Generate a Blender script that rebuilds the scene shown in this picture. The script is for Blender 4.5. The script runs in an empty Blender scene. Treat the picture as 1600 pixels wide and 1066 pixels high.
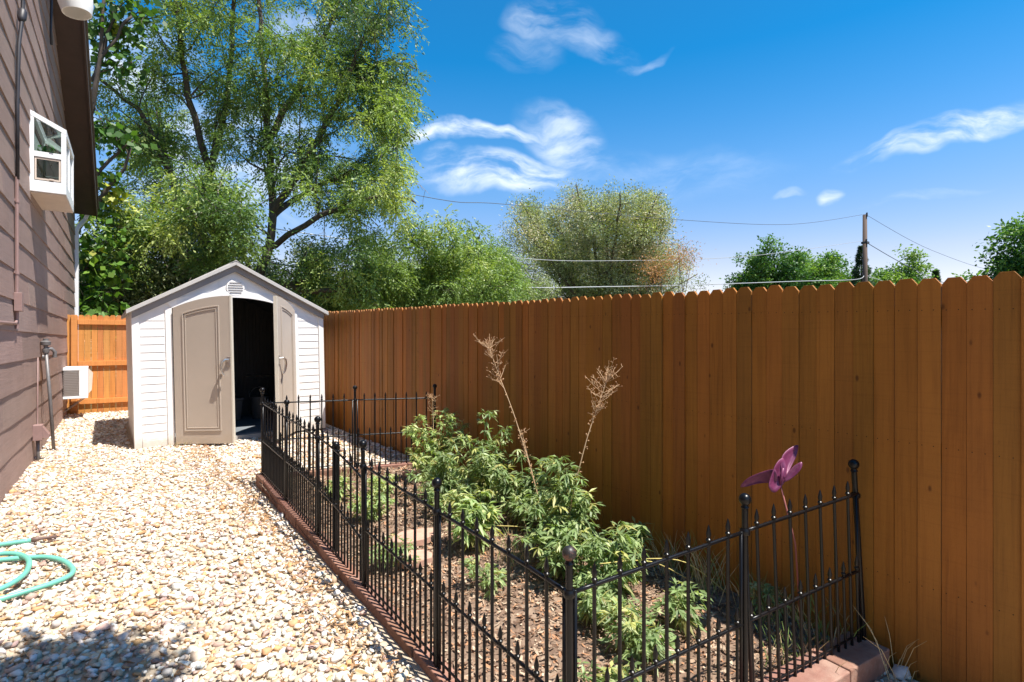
import bpy, bmesh, math, random
import numpy as np
from mathutils import Vector, Matrix
R = math.radians
S = bpy.context.scene
COL = S.collection

# ------------------------------------------------------------------ camera
cam = bpy.data.cameras.new('camera'); camo = bpy.data.objects.new('camera', cam); COL.objects.link(camo)
camo.location = (0, 0, 1.5); camo.rotation_euler = (R(90), 0, -math.asin(.596))
cam.sensor_width = 36; cam.lens = 19.35; cam.clip_end = 3000; cam.clip_start = .05
S.camera = camo
S.render.resolution_x = 1024; S.render.resolution_y = 682
S.view_settings.view_transform = 'Standard'; S.view_settings.look = 'None'
S.view_settings.exposure = 0.9; S.view_settings.gamma = 1

# ------------------------------------------------------------------ sun and sky
SUN_FROM = Vector((.20, -.40, 1.0)).normalized()
EL = math.asin(SUN_FROM.z); AZ = math.atan2(SUN_FROM.x, SUN_FROM.y)
sl = bpy.data.lights.new('sun', 'SUN'); sl.energy = 5.0; sl.angle = R(.5); sl.color = (1, .95, .87)
so = bpy.data.objects.new('sun', sl); COL.objects.link(so)
so.rotation_euler = SUN_FROM.to_track_quat('Z', 'Y').to_euler(); so.location = (0, 0, 30)

class NT:
    """small node helper"""
    def __init__(s, tree): s.t = tree; s.n = tree.nodes; s.l = tree.links
    def N(s, typ, **kw):
        n = s.n.new(typ)
        for k, v in kw.items():
            if k in ('op',): n.operation = v
            elif k.startswith('i_'):
                key = k[2:]; key = int(key) if key.isdigit() else key.replace('_', ' ')
                s.put(n.inputs[key], v)
            else: setattr(n, k, v)
        return n
    def put(s, inp, v):
        if hasattr(v, 'links') or isinstance(v, bpy.types.NodeSocket): s.l.new(v, inp)
        else: inp.default_value = v
    def math(s, op, a, b=None, c=None, clamp=False):
        n = s.n.new('ShaderNodeMath'); n.operation = op; n.use_clamp = clamp
        s.put(n.inputs[0], a)
        if b is not None: s.put(n.inputs[1], b)
        if c is not None: s.put(n.inputs[2], c)
        return n.outputs[0]
    def vm(s, op, a, b=None):
        n = s.n.new('ShaderNodeVectorMath'); n.operation = op
        s.put(n.inputs[0], a)
        if b is not None: s.put(n.inputs[1], b)
        return n.outputs['Value'] if op in ('DOT_PRODUCT', 'LENGTH') else n.outputs[0]
    def mix(s, f, a, b, blend='MIX'):
        n = s.n.new('ShaderNodeMix'); n.data_type = 'RGBA'; n.blend_type = blend
        s.put(n.inputs['Factor'], f)
        for k, v in ((6, a), (7, b)):
            if isinstance(v, tuple) and len(v) == 3: v = v + (1,)
            s.put(n.inputs[k], v)
        return n.outputs[2]
    def noise(s, vec, scale, detail=4, rough=.55, lac=2.0, dist=0):
        n = s.n.new('ShaderNodeTexNoise'); s.put(n.inputs['Vector'], vec)
        n.inputs['Scale'].default_value = scale; n.inputs['Detail'].default_value = detail
        n.inputs['Roughness'].default_value = rough; n.inputs['Distortion'].default_value = dist
        return n.outputs['Fac']
    def ramp(s, f, stops, interp='LINEAR'):
        n = s.n.new('ShaderNodeValToRGB'); s.put(n.inputs[0], f); e = n.color_ramp.elements
        n.color_ramp.interpolation = interp
        while len(e) < len(stops): e.new(.5)
        for q, (p, c) in zip(e, stops):
            q.position = p; q.color = c if len(c) == 4 else c + (1,)
        return n.outputs[0]
    def mapr(s, v, a, b, c=0., d=1., smooth=True):
        n = s.n.new('ShaderNodeMapRange'); s.put(n.inputs[0], v)
        if smooth: n.interpolation_type = 'SMOOTHSTEP'
        for i, x in ((1, a), (2, b), (3, c), (4, d)): n.inputs[i].default_value = x
        return n.outputs[0]

world = bpy.data.worlds.new('World'); S.world = world; world.use_nodes = True
w = NT(world.node_tree); w.n.clear()
wout = w.N('ShaderNodeOutputWorld'); bg = w.N('ShaderNodeBackground'); w.l.new(bg.outputs[0], wout.inputs[0])
sky = w.N('ShaderNodeTexSky'); sky.sky_type = 'NISHITA'; sky.sun_disc = False
sky.sun_elevation = EL; sky.sun_rotation = AZ; sky.altitude = 1600; sky.air_density = 1.0; sky.dust_density = .4; sky.ozone_density = 1.6
hsv = w.N('ShaderNodeHueSaturation'); hsv.inputs['Saturation'].default_value = 1.28; hsv.inputs['Value'].default_value = 1.25
hsv.inputs['Hue'].default_value = .49
w.l.new(sky.outputs[0], hsv.inputs['Color'])
tc = w.N('ShaderNodeTexCoord'); dirv = tc.outputs['Generated']
def skydir(a, e):      # a, e: tangents right of and above the line of view (the compass heading of the clouds)
    return Vector((.803*a+.596, -.596*a+.803, e)).normalized()
warp = w.N('ShaderNodeTexNoise'); w.put(warp.inputs['Vector'], dirv); warp.inputs['Scale'].default_value = 7; warp.inputs['Detail'].default_value = 4; warp.inputs['Roughness'].default_value = .45
wv = w.vm('SUBTRACT', warp.outputs['Color'], (.5, .5, .5))
wsc = w.N('ShaderNodeVectorMath'); wsc.operation = 'SCALE'; w.l.new(wv, wsc.inputs[0]); wsc.inputs['Scale'].default_value = .11
wdir = w.vm('ADD', dirv, wsc.outputs[0])
# heading/elevation of each wisp, its half width and height, its tilt, its density
clouds = [(.07, .585, .075, .03, .05, .6), (.13, .555, .10, .03, -.25, .42), (.03, .53, .06, .03, .4, .25), (.24, .520, .05, .010, .25, .35), (-.10, .378, .16, .017, .03, 1.5), (.09, .365, .085, .05, -.5, .8),
          (-.02, .300, .14, .036, -.05, 1.4), (.79, .385, .16, .024, .16, 1.7), (.58, .268, .018, .016, .2, 1.1), (.73, .255, .10, .010, .1, .35),
          (-.12, .335, .035, .018, 0, .7), (-.72, .44, .16, .12, 0, 1.1), (-.55, .33, .25, .12, 0, 1.0), (-.40, .56, .12, .05, .3, .6), (.5, .27, .03, .008, 0, .5), (.2, .30, .25, .05, 0, .25)]
acc = None
for a, e, ra, rb, tilt, dens in clouds:
    c = skydir(a, e); u = Vector((0, 0, 1)).cross(c).normalized() * -1; v = c.cross(u).normalized() * -1
    if v.z < 0: v = -v
    u2 = u*math.cos(tilt) + v*math.sin(tilt); v2 = -u*math.sin(tilt) + v*math.cos(tilt)
    k = 1/math.sqrt(1+a*a+e*e)
    da = w.math('DIVIDE', w.math('SUBTRACT', w.vm('DOT_PRODUCT', wdir, tuple(u2)), c.dot(u2)), ra*k)
    db = w.math('DIVIDE', w.math('SUBTRACT', w.vm('DOT_PRODUCT', wdir, tuple(v2)), c.dot(v2)), rb*k)
    rr = w.math('ADD', w.math('MULTIPLY', da, da), w.math('MULTIPLY', db, db))
    m = w.mapr(rr, 0.0, 1.5, dens, 0)
    front = w.math('GREATER_THAN', w.vm('DOT_PRODUCT', dirv, tuple(c)), .5)
    m = w.math('MULTIPLY', m, front)
    acc = m if acc is None else w.math('MAXIMUM', acc, m)
mp = w.N('ShaderNodeMapping'); w.l.new(wdir, mp.inputs[0]); mp.inputs['Scale'].default_value = (1, 1, 3.4)
fine = w.noise(mp.outputs[0], 7.5, 9, .58)
cl = w.math('MULTIPLY', acc, w.mapr(fine, .34, .74, 0.0, 1.0), clamp=True)
cl = w.math('MULTIPLY', cl, .92)
sxyz = w.N('ShaderNodeSeparateXYZ'); w.l.new(dirv, sxyz.inputs[0])      # thicker pale air low down, deep azure above
tint = w.ramp(sxyz.outputs[2], [(0, (.72, .45, .38)), (.138, (.78, .455, .40)), (.20, (.66, .46, .46)), (.286, (.50, .485, .52)), (.36, (.30, .47, .53)), (.451, (.085, .445, .53)), (.75, (.25, .47, .53))])
skyc = w.mix(1, hsv.outputs[0], tint, 'MULTIPLY')
sk2 = w.N('ShaderNodeVectorMath'); sk2.operation = 'SCALE'; w.l.new(skyc, sk2.inputs[0]); sk2.inputs['Scale'].default_value = 2.0
cm = w.mix(cl, sk2.outputs[0], (6.6, 7.2, 8.0, 1))
w.l.new(cm, bg.inputs['Color']); bg.inputs['Strength'].default_value = .090

# ------------------------------------------------------------------ helpers
def gz(y):
    return float(np.interp(y, [-60, -5, 0, 1.3, 3, 5.8, 7, 8.6, 10, 12.8, 14, 60], [-.1, -.1, -.09, -.055, 0, .075, .095, .100, .125, .175, .19, .19]))
def bedz(y): return -.09 + .0465*y            # top of the edging bricks

def tag(o, label=None, cat=None, group=None, kind=None):
    if label: o['label'] = label
    if cat: o['category'] = cat
    if group: o['group'] = group
    if kind: o['kind'] = kind
    return o
def empty(name, loc=(0, 0, 0), rot=(0, 0, 0), label=None, cat=None, group=None):
    o = bpy.data.objects.new(name, None); COL.objects.link(o); o.location = loc; o.rotation_euler = rot
    o.empty_display_size = .1
    return tag(o, label, cat, group)

class MB:
    def __init__(s): s.v = []; s.f = []; s.c = []; s.uses = False
    def add(s, vs, fs, col=None):
        b = len(s.v); s.v += [tuple(p) for p in vs]; s.f += [tuple(b+i for i in f) for f in fs]
        if col: s.uses = True
        s.c += [col or (1, 1, 1)]*len(vs)
        return s
    def box(s, a, b, col=None, M=None, taper=None):
        x0, y0, z0 = a; x1, y1, z1 = b
        vs = [Vector(p) for p in ((x0,y0,z0),(x1,y0,z0),(x1,y1,z0),(x0,y1,z0),(x0,y0,z1),(x1,y0,z1),(x1,y1,z1),(x0,y1,z1))]
        if M: vs = [M @ p for p in vs]
        return s.add(vs, [(0,3,2,1),(4,5,6,7),(0,1,5,4),(1,2,6,5),(2,3,7,6),(3,0,4,7)], col)
    def prism(s, poly, axis, a, b, col=None, M=None):
        """poly: list of 2D points; extruded along axis 'x','y','z' from a to b"""
        def mk(p, t):
            if axis == 'x': q = (t, p[0], p[1])
            elif axis == 'y': q = (p[0], t, p[1])
            else: q = (p[0], p[1], t)
            q = Vector(q); return M @ q if M else q
        n = len(poly); vs = [mk(p, a) for p in poly] + [mk(p, b) for p in poly]
        fs = [tuple(range(n))[::-1], tuple(range(n, 2*n))] + [(i, (i+1) % n, n+(i+1) % n, n+i) for i in range(n)]
        return s.add(vs, fs, col)
    def tube(s, pts, r, n=8, col=None, cap=True):
        pts = [Vector(p) for p in pts]; rs = r if isinstance(r, (list, tuple)) else [r]*len(pts)
        b = len(s.v); prev = None; vs = []
        for i, p in enumerate(pts):
            d = (pts[min(i+1, len(pts)-1)] - pts[max(i-1, 0)])
            d = d.normalized() if d.length > 1e-9 else Vector((0, 0, 1))
            if prev is None:
                a = d.orthogonal().normalized()
            else:
                a = prev - d*prev.dot(d); a = a.normalized() if a.length > 1e-6 else d.orthogonal().normalized()
            prev = a; c = d.cross(a)
            for k in range(n):
                t = 2*math.pi*k/n; vs.append(p + (a*math.cos(t) + c*math.sin(t))*rs[i])
        fs = []
        for i in range(len(pts)-1):
            for k in range(n):
                fs.append((i*n+k, i*n+(k+1) % n, (i+1)*n+(k+1) % n, (i+1)*n+k))
        if cap:
            fs.append(tuple(range(n))[::-1]); fs.append(tuple(range((len(pts)-1)*n, len(pts)*n)))
        return s.add(vs, fs, col)
    def lathe(s, base, prof, n=12, col=None, up=Vector((0, 0, 1))):
        """prof: list of (radius, height)"""
        base = Vector(base); return s.tube([base + up*h for _, h in prof], [max(r, 1e-4) for r, _ in prof], n, col)
    def build(s, name, mat, parent=None, smooth=False, M=None, bevel=0):
        me = bpy.data.meshes.new(name); me.from_pydata(s.v, [], s.f)
        if s.uses:
            ca = me.color_attributes.new('Col', 'FLOAT_COLOR', 'POINT')
            ca.data.foreach_set('color', np.array([c+(1,) for c in s.c], dtype=np.float32).ravel())
        me.materials.append(mat); me.validate(); me.update()
        if smooth:
            me.polygons.foreach_set('use_smooth', [True]*len(me.polygons))
        o = bpy.data.objects.new(name, me); COL.objects.link(o)
        if parent: o.parent = parent
        if M: o.matrix_world = M
        if bevel:
            m = o.modifiers.new('bevel', 'BEVEL'); m.width = bevel; m.segments = 2; m.limit_method = 'ANGLE'
        if smooth == 'auto':
            me.set_sharp_from_angle(angle=R(40))
        return o

def np_mesh(name, V, F, mat, parent=None, col=None, smooth=False):
    """V (n,3) float, F (m,k) int, col (n,3)"""
    me = bpy.data.meshes.new(name); m, k = F.shape
    me.vertices.add(len(V)); me.vertices.foreach_set('co', V.astype(np.float32).ravel())
    me.loops.add(m*k); me.loops.foreach_set('vertex_index', F.astype(np.int32).ravel())
    me.polygons.add(m); me.polygons.foreach_set('loop_start', np.arange(0, m*k, k, dtype=np.int32))
    me.polygons.foreach_set('loop_total', np.full(m, k, dtype=np.int32))
    if smooth: me.polygons.foreach_set('use_smooth', np.ones(m, dtype=bool))
    me.update(calc_edges=True)
    if col is not None:
        ca = me.color_attributes.new('Col', 'FLOAT_COLOR', 'POINT')
        ca.data.foreach_set('color', np.concatenate([col, np.ones((len(col), 1))], 1).astype(np.float32).ravel())
    me.materials.append(mat)
    o = bpy.data.objects.new(name, me); COL.objects.link(o)
    if parent: o.parent = parent
    return o

# ------------------------------------------------------------------ materials
def mat(name, col, rough=.6, metal=0., var=.12, scale=8., bump=0., bscale=60., attr=False, stretch=None, spec=.5, fn=None, coat=0, dark=None):
    m = bpy.data.materials.new(name); m.use_nodes = True
    t = NT(m.node_tree); t.n.clear()
    out = t.N('ShaderNodeOutputMaterial'); p = t.N('ShaderNodeBsdfPrincipled'); t.l.new(p.outputs[0], out.inputs[0])
    c = t.N('ShaderNodeTexCoord').outputs['Object']
    vec = c
    if stretch:
        mpn = t.N('ShaderNodeMapping'); t.l.new(c, mpn.inputs[0]); mpn.inputs['Scale'].default_value = stretch; vec = mpn.outputs[0]
    base = (col[0], col[1], col[2], 1)
    if attr:
        a = t.N('ShaderNodeAttribute', attribute_name='Col'); base = t.mix(1, base, a.outputs['Color'], 'MULTIPLY')
    nz = t.noise(vec, scale, 6, .6)
    f = t.mapr(nz, .25, .75, 1-var, 1+var, False)
    g = t.N('ShaderNodeCombineColor'); [t.put(g.inputs[i], f) for i in range(3)]
    colr = t.mix(1, base, g.outputs[0], 'MULTIPLY')
    if dark:      # patches of dirt / stain with a shape of their own: (colour, scale, lo, hi, amount)
        dc, ds, lo, hi, am = dark
        colr = t.mix(t.mapr(t.noise(vec, ds, 5, .65), lo, hi, 0, am), colr, dc)
    bh = None
    if fn: 
        r = fn(t, c, vec, colr, p)
        if isinstance(r, tuple): colr, bh = r
        else: colr = r
    t.put(p.inputs['Base Color'], colr)
    p.inputs['Roughness'].default_value = rough; p.inputs['Metallic'].default_value = metal
    p.inputs['Specular IOR Level'].default_value = spec
    if coat: p.inputs['Coat Weight'].default_value = coat; p.inputs['Coat Roughness'].default_value = .25
    if bump or bh is not None:
        b = t.N('ShaderNodeBump'); b.inputs['Strength'].default_value = 1; b.inputs['Distance'].default_value = bump if bump else .002
        h = t.noise(vec, bscale, 6, .6)
        if bh is not None: h = t.math('ADD', h, bh)
        t.put(b.inputs['Height'], h); t.l.new(b.outputs[0], p.inputs['Normal'])
    return m

def leaf_mat(name, trans=.35, rough=.5, tint=(1, 1, 1), spec=.35):
    m = bpy.data.materials.new(name); m.use_nodes = True
    t = NT(m.node_tree); t.n.clear()
    out = t.N('ShaderNodeOutputMaterial'); p = t.N('ShaderNodeBsdfPrincipled'); tr = t.N('ShaderNodeBsdfTranslucent'); mx = t.N('ShaderNodeMixShader')
    a = t.N('ShaderNodeAttribute', attribute_name='Col')
    c = t.mix(1, a.outputs['Color'], tint, 'MULTIPLY')
    nz = t.noise(t.N('ShaderNodeTexCoord').outputs['Object'], 25, 3)
    c = t.mix(t.mapr(nz, .3, .7, 0, .35), c, (.9, 1.05, .5), 'MULTIPLY')
    t.put(p.inputs['Base Color'], c); p.inputs['Roughness'].default_value = rough; p.inputs['Specular IOR Level'].default_value = spec
    c2 = t.mix(1, c, (1.5, 1.6, .55), 'MULTIPLY'); t.put(tr.inputs[0], c2)
    mx.inputs[0].default_value = trans
    t.l.new(p.outputs[0], mx.inputs[1]); t.l.new(tr.outputs[0], mx.inputs[2]); t.l.new(mx.outputs[0], out.inputs[0])
    return m

def wood_fn(t, c, vec, colr, p):
    # grain streaks along z and knots
    mp = t.N('ShaderNodeMapping'); t.l.new(c, mp.inputs[0]); mp.inputs['Scale'].default_value = (55, 55, 1.6)
    g = t.noise(mp.outputs[0], 1.0, 5, .65, dist=.4)
    colr = t.mix(t.mapr(g, .42, .72, 0, .38), colr, (.42, .33, .26), 'MULTIPLY')
    mb = t.N('ShaderNodeMapping'); t.l.new(c, mb.inputs[0]); mb.inputs['Scale'].default_value = (3, 3, 110)
    saw = t.noise(mb.outputs[0], 1.0, 2, .5)
    colr = t.mix(t.mapr(saw, .5, .75, 0, .22), colr, (.6, .55, .5), 'MULTIPLY')
    mk = t.N('ShaderNodeMapping'); t.l.new(c, mk.inputs[0]); mk.inputs['Scale'].default_value = (1, 6.5, 3.4)
    vo = t.N('ShaderNodeTexVoronoi'); t.l.new(mk.outputs[0], vo.inputs['Vector']); vo.inputs['Scale'].default_value = 1.35
    k = t.mapr(vo.outputs['Distance'], .035, .10, 1, 0)
    colr = t.mix(t.math('MULTIPLY', k, .75), colr, (.22, .14, .09), 'MULTIPLY')
    return colr, t.math('MULTIPLY', g, 1.2)

M = {}
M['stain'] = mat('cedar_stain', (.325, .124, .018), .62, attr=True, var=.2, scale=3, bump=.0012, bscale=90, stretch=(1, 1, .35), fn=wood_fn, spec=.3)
M['stain_lit'] = mat('cedar_stain_sunlit', (.60, .255, .075), .62, attr=True, var=.12, scale=3, bump=.001, bscale=90, stretch=(1, 1, .35), fn=wood_fn, spec=.3)  # brighter copy of the fence stain, sunlight put into its colour
def dirt_fn(t, c, vec, colr, p):      # mud splashed up from the gravel
    sx = t.N('ShaderNodeSeparateXYZ'); t.l.new(c, sx.inputs[0])
    h = t.math('ADD', sx.outputs[2], t.math('MULTIPLY', t.noise(c, 9, 5, .7), -.30))
    colr = t.mix(t.mapr(h, -.12, .06, .55, 0), colr, (.42, .34, .25))
    mp = t.N('ShaderNodeMapping'); t.l.new(c, mp.inputs[0]); mp.inputs['Scale'].default_value = (14, 14, 1.1)
    return t.mix(t.mapr(t.noise(mp.outputs[0], 1, 4, .6), .56, .78, 0, .28), colr, (.52, .47, .42))
def siding_fn(t, c, vec, colr, p):
    mp = t.N('ShaderNodeMapping'); t.l.new(c, mp.inputs[0]); mp.inputs['Scale'].default_value = (30, 1.2, 28)
    g = t.noise(mp.outputs[0], 1.0, 6, .7, dist=.6)
    colr = t.mix(t.mapr(g, .45, .7, 0, .35), colr, (.7, .66, .66), 'MULTIPLY')
    # rust runs below the tap, at y 9-9.4 of the wall
    sx = t.N('ShaderNodeSeparateXYZ'); t.l.new(c, sx.inputs[0])
    m1 = t.math('MULTIPLY', t.mapr(sx.outputs[1], 8.85, 9.05, 0, 1), t.mapr(sx.outputs[1], 9.3, 9.5, 1, 0))
    m2 = t.math('MULTIPLY', t.mapr(sx.outputs[2], .75, 1.0, 0, 1), t.mapr(sx.outputs[2], 1.45, 1.6, 1, 0))
    mp2 = t.N('ShaderNodeMapping'); t.l.new(c, mp2.inputs[0]); mp2.inputs['Scale'].default_value = (9, 9, .8)
    m3 = t.mapr(t.noise(mp2.outputs[0], 1, 3), .42, .6, 0, .8)
    colr = t.mix(t.math('MULTIPLY', t.math('MULTIPLY', m1, m2), m3), colr, (.20, .085, .03))
    return colr, g
M['siding'] = mat('siding_paint', (.295, .205, .178), .7, attr=True, var=.12, scale=2.2, bump=.003, bscale=70, fn=siding_fn, spec=.3, dark=((.2, .13, .12, 1), 1.1, .55, .75, .4))
M['fascia'] = mat('dark_brown_paint', (.055, .032, .028), .6, var=.2, scale=4, bump=.001)
M['shingle'] = mat('roof_shingle', (.12, .10, .09), .9, var=.3, scale=30, bump=.004, bscale=40)
M['mauve'] = mat('conduit_paint', (.27, .17, .155), .55, var=.1, scale=12)
M['cable'] = mat('black_cable', (.03, .028, .035), .5, var=.2)
M['white'] = mat('white_paint', (.80, .80, .79), .45, var=.04, scale=5, dark=((.6, .57, .5, 1), 4, .6, .8, .25))
M['white_trim'] = mat('white_vinyl', (.82, .83, .85), .35, var=.03)
M['beige'] = mat('beige_board', (.62, .52, .44), .6, var=.08)
M['resin'] = mat('shed_resin', (.82, .80, .78), .5, var=.03, scale=3, bump=.0006, bscale=120, dark=((.60, .55, .47, 1), 2.0, .6, .85, .35), fn=dirt_fn)
M['door'] = mat('shed_door_resin', (.455, .385, .32), .5, var=.05, scale=3, bump=.0008, bscale=90, fn=dirt_fn)
M['doortrim'] = mat('door_edge_resin', (.62, .57, .48), .5, var=.04)
M['roofgrey'] = mat('shed_roof_resin', (.45, .43, .41), .55, var=.08, scale=8, bump=.0008, bscale=60)
M['trimgrey'] = mat('shed_gable_trim', (.25, .235, .23), .55, var=.06)
M['inner_shade'] = mat('shed_inside_shade', (.045, .042, .038), .7, var=.08)  # near-black tone carries the shade inside the doorway
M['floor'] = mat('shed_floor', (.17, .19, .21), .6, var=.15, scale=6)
M['metal'] = mat('handle_metal', (.62, .60, .58), .35, 1., var=.05)
M['iron'] = mat('black_iron', (.005, .005, .006), .30, .0, var=.4, scale=30, spec=.30, bump=.0004, bscale=200, dark=((.03, .016, .012, 1), 16, .68, .82, .4))
M['rusty'] = mat('worn_iron', (.02, .018, .017), .45, 0, var=.4, scale=30, spec=.5, dark=((.16, .06, .035, 1), 22, .52, .62, .8))
M['greypipe'] = mat('grey_pipe', (.17, .16, .16), .5, .3, var=.2, scale=20, dark=((.2, .1, .05, 1), 12, .58, .75, .6))
M['brick'] = mat('edging_brick', (.27, .135, .095), .85, attr=True, var=.2, scale=14, bump=.002, bscale=120, dark=((.5, .36, .28, 1), 5, .5, .75, .4))
M['hose'] = mat('hose_vinyl', (.15, .46, .36), .38, var=.12, scale=9, dark=((.3, .5, .4, 1), 6, .55, .8, .4))
M['hosedark'] = mat('hose_end', (.16, .10, .08), .5, var=.2)
M['butterfly'] = mat('purple_metal', (.16, .03, .085), .42, .1, var=.25, scale=14, spec=.5, dark=((.30, .10, .18, 1), 14, .5, .75, .5))
M['stake'] = mat('stake_metal', (.30, .10, .09), .5, .3, var=.2)
M['stem'] = mat('green_stem', (.16, .22, .06), .6, attr=True, var=.2, scale=20)
M['dry'] = mat('dry_stem', (.52, .36, .21), .75, attr=True, var=.2, scale=20)
M['leaf'] = leaf_mat('weed_leaf', .33, .45)
M['treeleaf'] = leaf_mat('tree_leaf', .33, .45)
M['oliveleaf'] = leaf_mat('olive_leaf', .22, .5)
M['bark'] = mat('bark', (.085, .065, .052), .9, var=.35, scale=14, bump=.01, bscale=20, stretch=(1, 1, .3))
M['deadwood'] = mat('dead_wood', (.36, .29, .25), .85, var=.25, scale=14)
M['pole'] = mat('pole_wood', (.10, .065, .05), .85, var=.3, scale=3, stretch=(1, 1, .1))
M['wire'] = mat('wire_sheath', (.09, .10, .11), .5, var=.1)
M['wirelight'] = mat('wire_bare', (.50, .50, .50), .4, .3, var=.1)
M['stone'] = mat('gravel_stone', (1, 1, 1), .75, attr=True, var=.16, scale=45, bump=.0015, bscale=110, spec=.3)
M['chip'] = mat('mulch_chip', (1, 1, 1), .85, attr=True, var=.2, scale=60, spec=.2)
M['glass'] = None
gm = bpy.data.materials.new('window_glass'); gm.use_nodes = True; t = NT(gm.node_tree); t.n.clear()
o_ = t.N('ShaderNodeOutputMaterial'); tb = t.N('ShaderNodeBsdfTransparent'); gl = t.N('ShaderNodeBsdfGlossy'); mx = t.N('ShaderNodeMixShader')
tb.inputs[0].default_value = (.80, .86, .84, 1); gl.inputs['Roughness'].default_value = .03; fr = t.N('ShaderNodeFresnel'); fr.inputs[0].default_value = 1.6
t.l.new(t.math('ADD', t.math('MULTIPLY', fr.outputs[0], .9), .05), mx.inputs[0]); t.l.new(tb.outputs[0], mx.inputs[1]); t.l.new(gl.outputs[0], mx.inputs[2]); t.l.new(mx.outputs[0], o_.inputs[0])
M['glass'] = gm

# ------------------------------------------------------------------ ground
rng = np.random.default_rng(7); rnd = random.Random(11)
def grid_sheet(name, xs, ys, zf, m, kind='structure', jitter=0):
    X, Y = np.meshgrid(xs, ys); Z = np.vectorize(zf)(X, Y)
    if jitter: Z = Z + rng.normal(0, jitter, Z.shape)
    V = np.stack([X.ravel(), Y.ravel(), Z.ravel()], 1); nx = len(xs); ny = len(ys)
    i = np.arange((ny-1)*(nx-1)); r = i//(nx-1); c = i % (nx-1); a = r*nx+c
    F = np.stack([a, a+1, a+nx+1, a+nx], 1)
    o = np_mesh(name, V, F, m, smooth=True, col=np.ones((len(V), 3))); tag(o, kind=kind); return o
M['grass'] = mat('dry_grass_ground', (.10, .11, .045), .9, var=.4, scale=2, bump=.02, bscale=20, dark=((.19, .15, .09, 1), .6, .45, .65, .8))
M['gravelbase'] = mat('gravel_dust', (.46, .37, .27), .9, var=.3, scale=30, bump=.008, bscale=60)
M['soil'] = mat('garden_soil', (.18, .115, .078), .95, var=.35, scale=12, bump=.010, bscale=45, dark=((.33, .235, .165, 1), 7, .45, .65, .7))
ys = [-1200, -300, -60, -20, -5, 0, 1.3, 3, 5.8, 7, 8.6, 10, 12.8, 14, 20, 60, 300, 1500]
grid_sheet('ground', [-1200, -200, -30, -6, -2, 0, 3.5, 10, 30, 200, 1500], ys, lambda x, y: gz(y)-.03, M['grass'])
grid_sheet('gravel_yard', [-.98, 0, 1.1, 3.02], [-3, 0, 1.3, 3, 5.8, 7, 8.6, 10, 12.75], lambda x, y: gz(y)-.006, M['gravelbase'])
def soilz(x, y):
    r = .02*math.sin(x*5+y*3)*math.sin(y*4.3) + .012*math.sin(x*17+1)*math.cos(y*13)
    return max(bedz(y) - .045 + r, gz(y) + .022 + .4*r)
sb = grid_sheet('garden_soil', np.linspace(1.2, 3.03, 90), np.linspace(1.16, 5.72, 200), soilz, M['soil'], jitter=.004)

# gravel stones ------------------------------------------------------
def rock_protos(n, npts, flat=.62):
    out = []
    for k in range(n):
        bm = bmesh.new()
        for _ in range(npts):
            v = Vector((rnd.gauss(0, 1), rnd.gauss(0, 1), rnd.gauss(0, 1))).normalized() * rnd.uniform(.86, 1.0)
            bm.verts.new((v.x*rnd.uniform(.95, 1.05), v.y*.78, v.z*flat))
        r = bmesh.ops.convex_hull(bm, input=bm.verts)
        bmesh.ops.delete(bm, geom=[g for g in r['geom_interior'] if isinstance(g, bmesh.types.BMVert)], context='VERTS')
        bmesh.ops.triangulate(bm, faces=bm.faces)
        bm.verts.index_update()
        out.append((np.array([v.co[:] for v in bm.verts]), np.array([[v.index for v in f.verts] for f in bm.faces])))
        bm.free()
    return out
def scatter_rocks(name, P, Rad, cols, m, protos, tilt=.45, parent=None):
    Vs, Fs, Cs = [], [], []; b = 0; n = len(P)
    pick = rng.integers(0, len(protos), n)
    for k, (pv, pf) in enumerate(protos):
        idx = np.where(pick == k)[0]
        if not len(idx): continue
        a = rng.uniform(0, 2*np.pi, len(idx)); tx = rng.normal(0, tilt, len(idx)); 
        ca, sa, ct, st = np.cos(a), np.sin(a), np.cos(tx), np.sin(tx)
        sc = Rad[idx][:, None, None] * rng.uniform(.8, 1.25, (len(idx), 1, 3))
        L = pv[None]*sc
        y = L[:, :, 1]*ct[:, None] - L[:, :, 2]*st[:, None]; z = L[:, :, 1]*st[:, None] + L[:, :, 2]*ct[:, None]; x = L[:, :, 0]
        V = np.stack([x*ca[:, None]-y*sa[:, None], x*sa[:, None]+y*ca[:, None], z], 2) + P[idx][:, None, :]
        nv = len(pv); V = V.reshape(-1, 3)
        F = (pf[None] + (np.arange(len(idx))*nv)[:, None, None]).reshape(-1, 3) + b
        Vs.append(V); Fs.append(F); Cs.append(np.repeat(cols[idx], nv, 0)); b += len(V)
    return np_mesh(name, np.concatenate(Vs), np.concatenate(Fs), m, parent, np.concatenate(Cs))
protos = rock_protos(30, 14, .55)
def stone_cols(n):
    pal = np.array([[.78, .71, .61], [.68, .57, .44], [.58, .42, .28], [.80, .77, .72], [.58, .34, .17], [.42, .29, .24], [.50, .46, .42], [.74, .62, .46], [.62, .44, .36]])
    pr = np.array([.22, .16, .11, .18, .07, .07, .09, .07, .05])
    c = pal[rng.choice(len(pal), n, p=pr/pr.sum())] * rng.uniform(.86, 1.08, (n, 1)) * rng.uniform(.96, 1.04, (n, 3)); return np.clip(c, 0, .82)
def in_gravel(x, y):
    wall = -.915 + .03*y
    if x < wall: return False
    if 1.16 < y < 5.80 and x > 1.14 + .01*(y-1.3): 
        return False
    if y < 1.16 and x > 2.95: return rnd.random() < .35
    if .28 < x < 2.77 and 8.62 < y < 11: return False
    if x > 3.0: return False
    if x > .4 and y > 9.0: return False
    if y < 1.3 and .596*x+.803*y < 1.9: return False
    return True
pts = []
s_ = .0312
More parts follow.
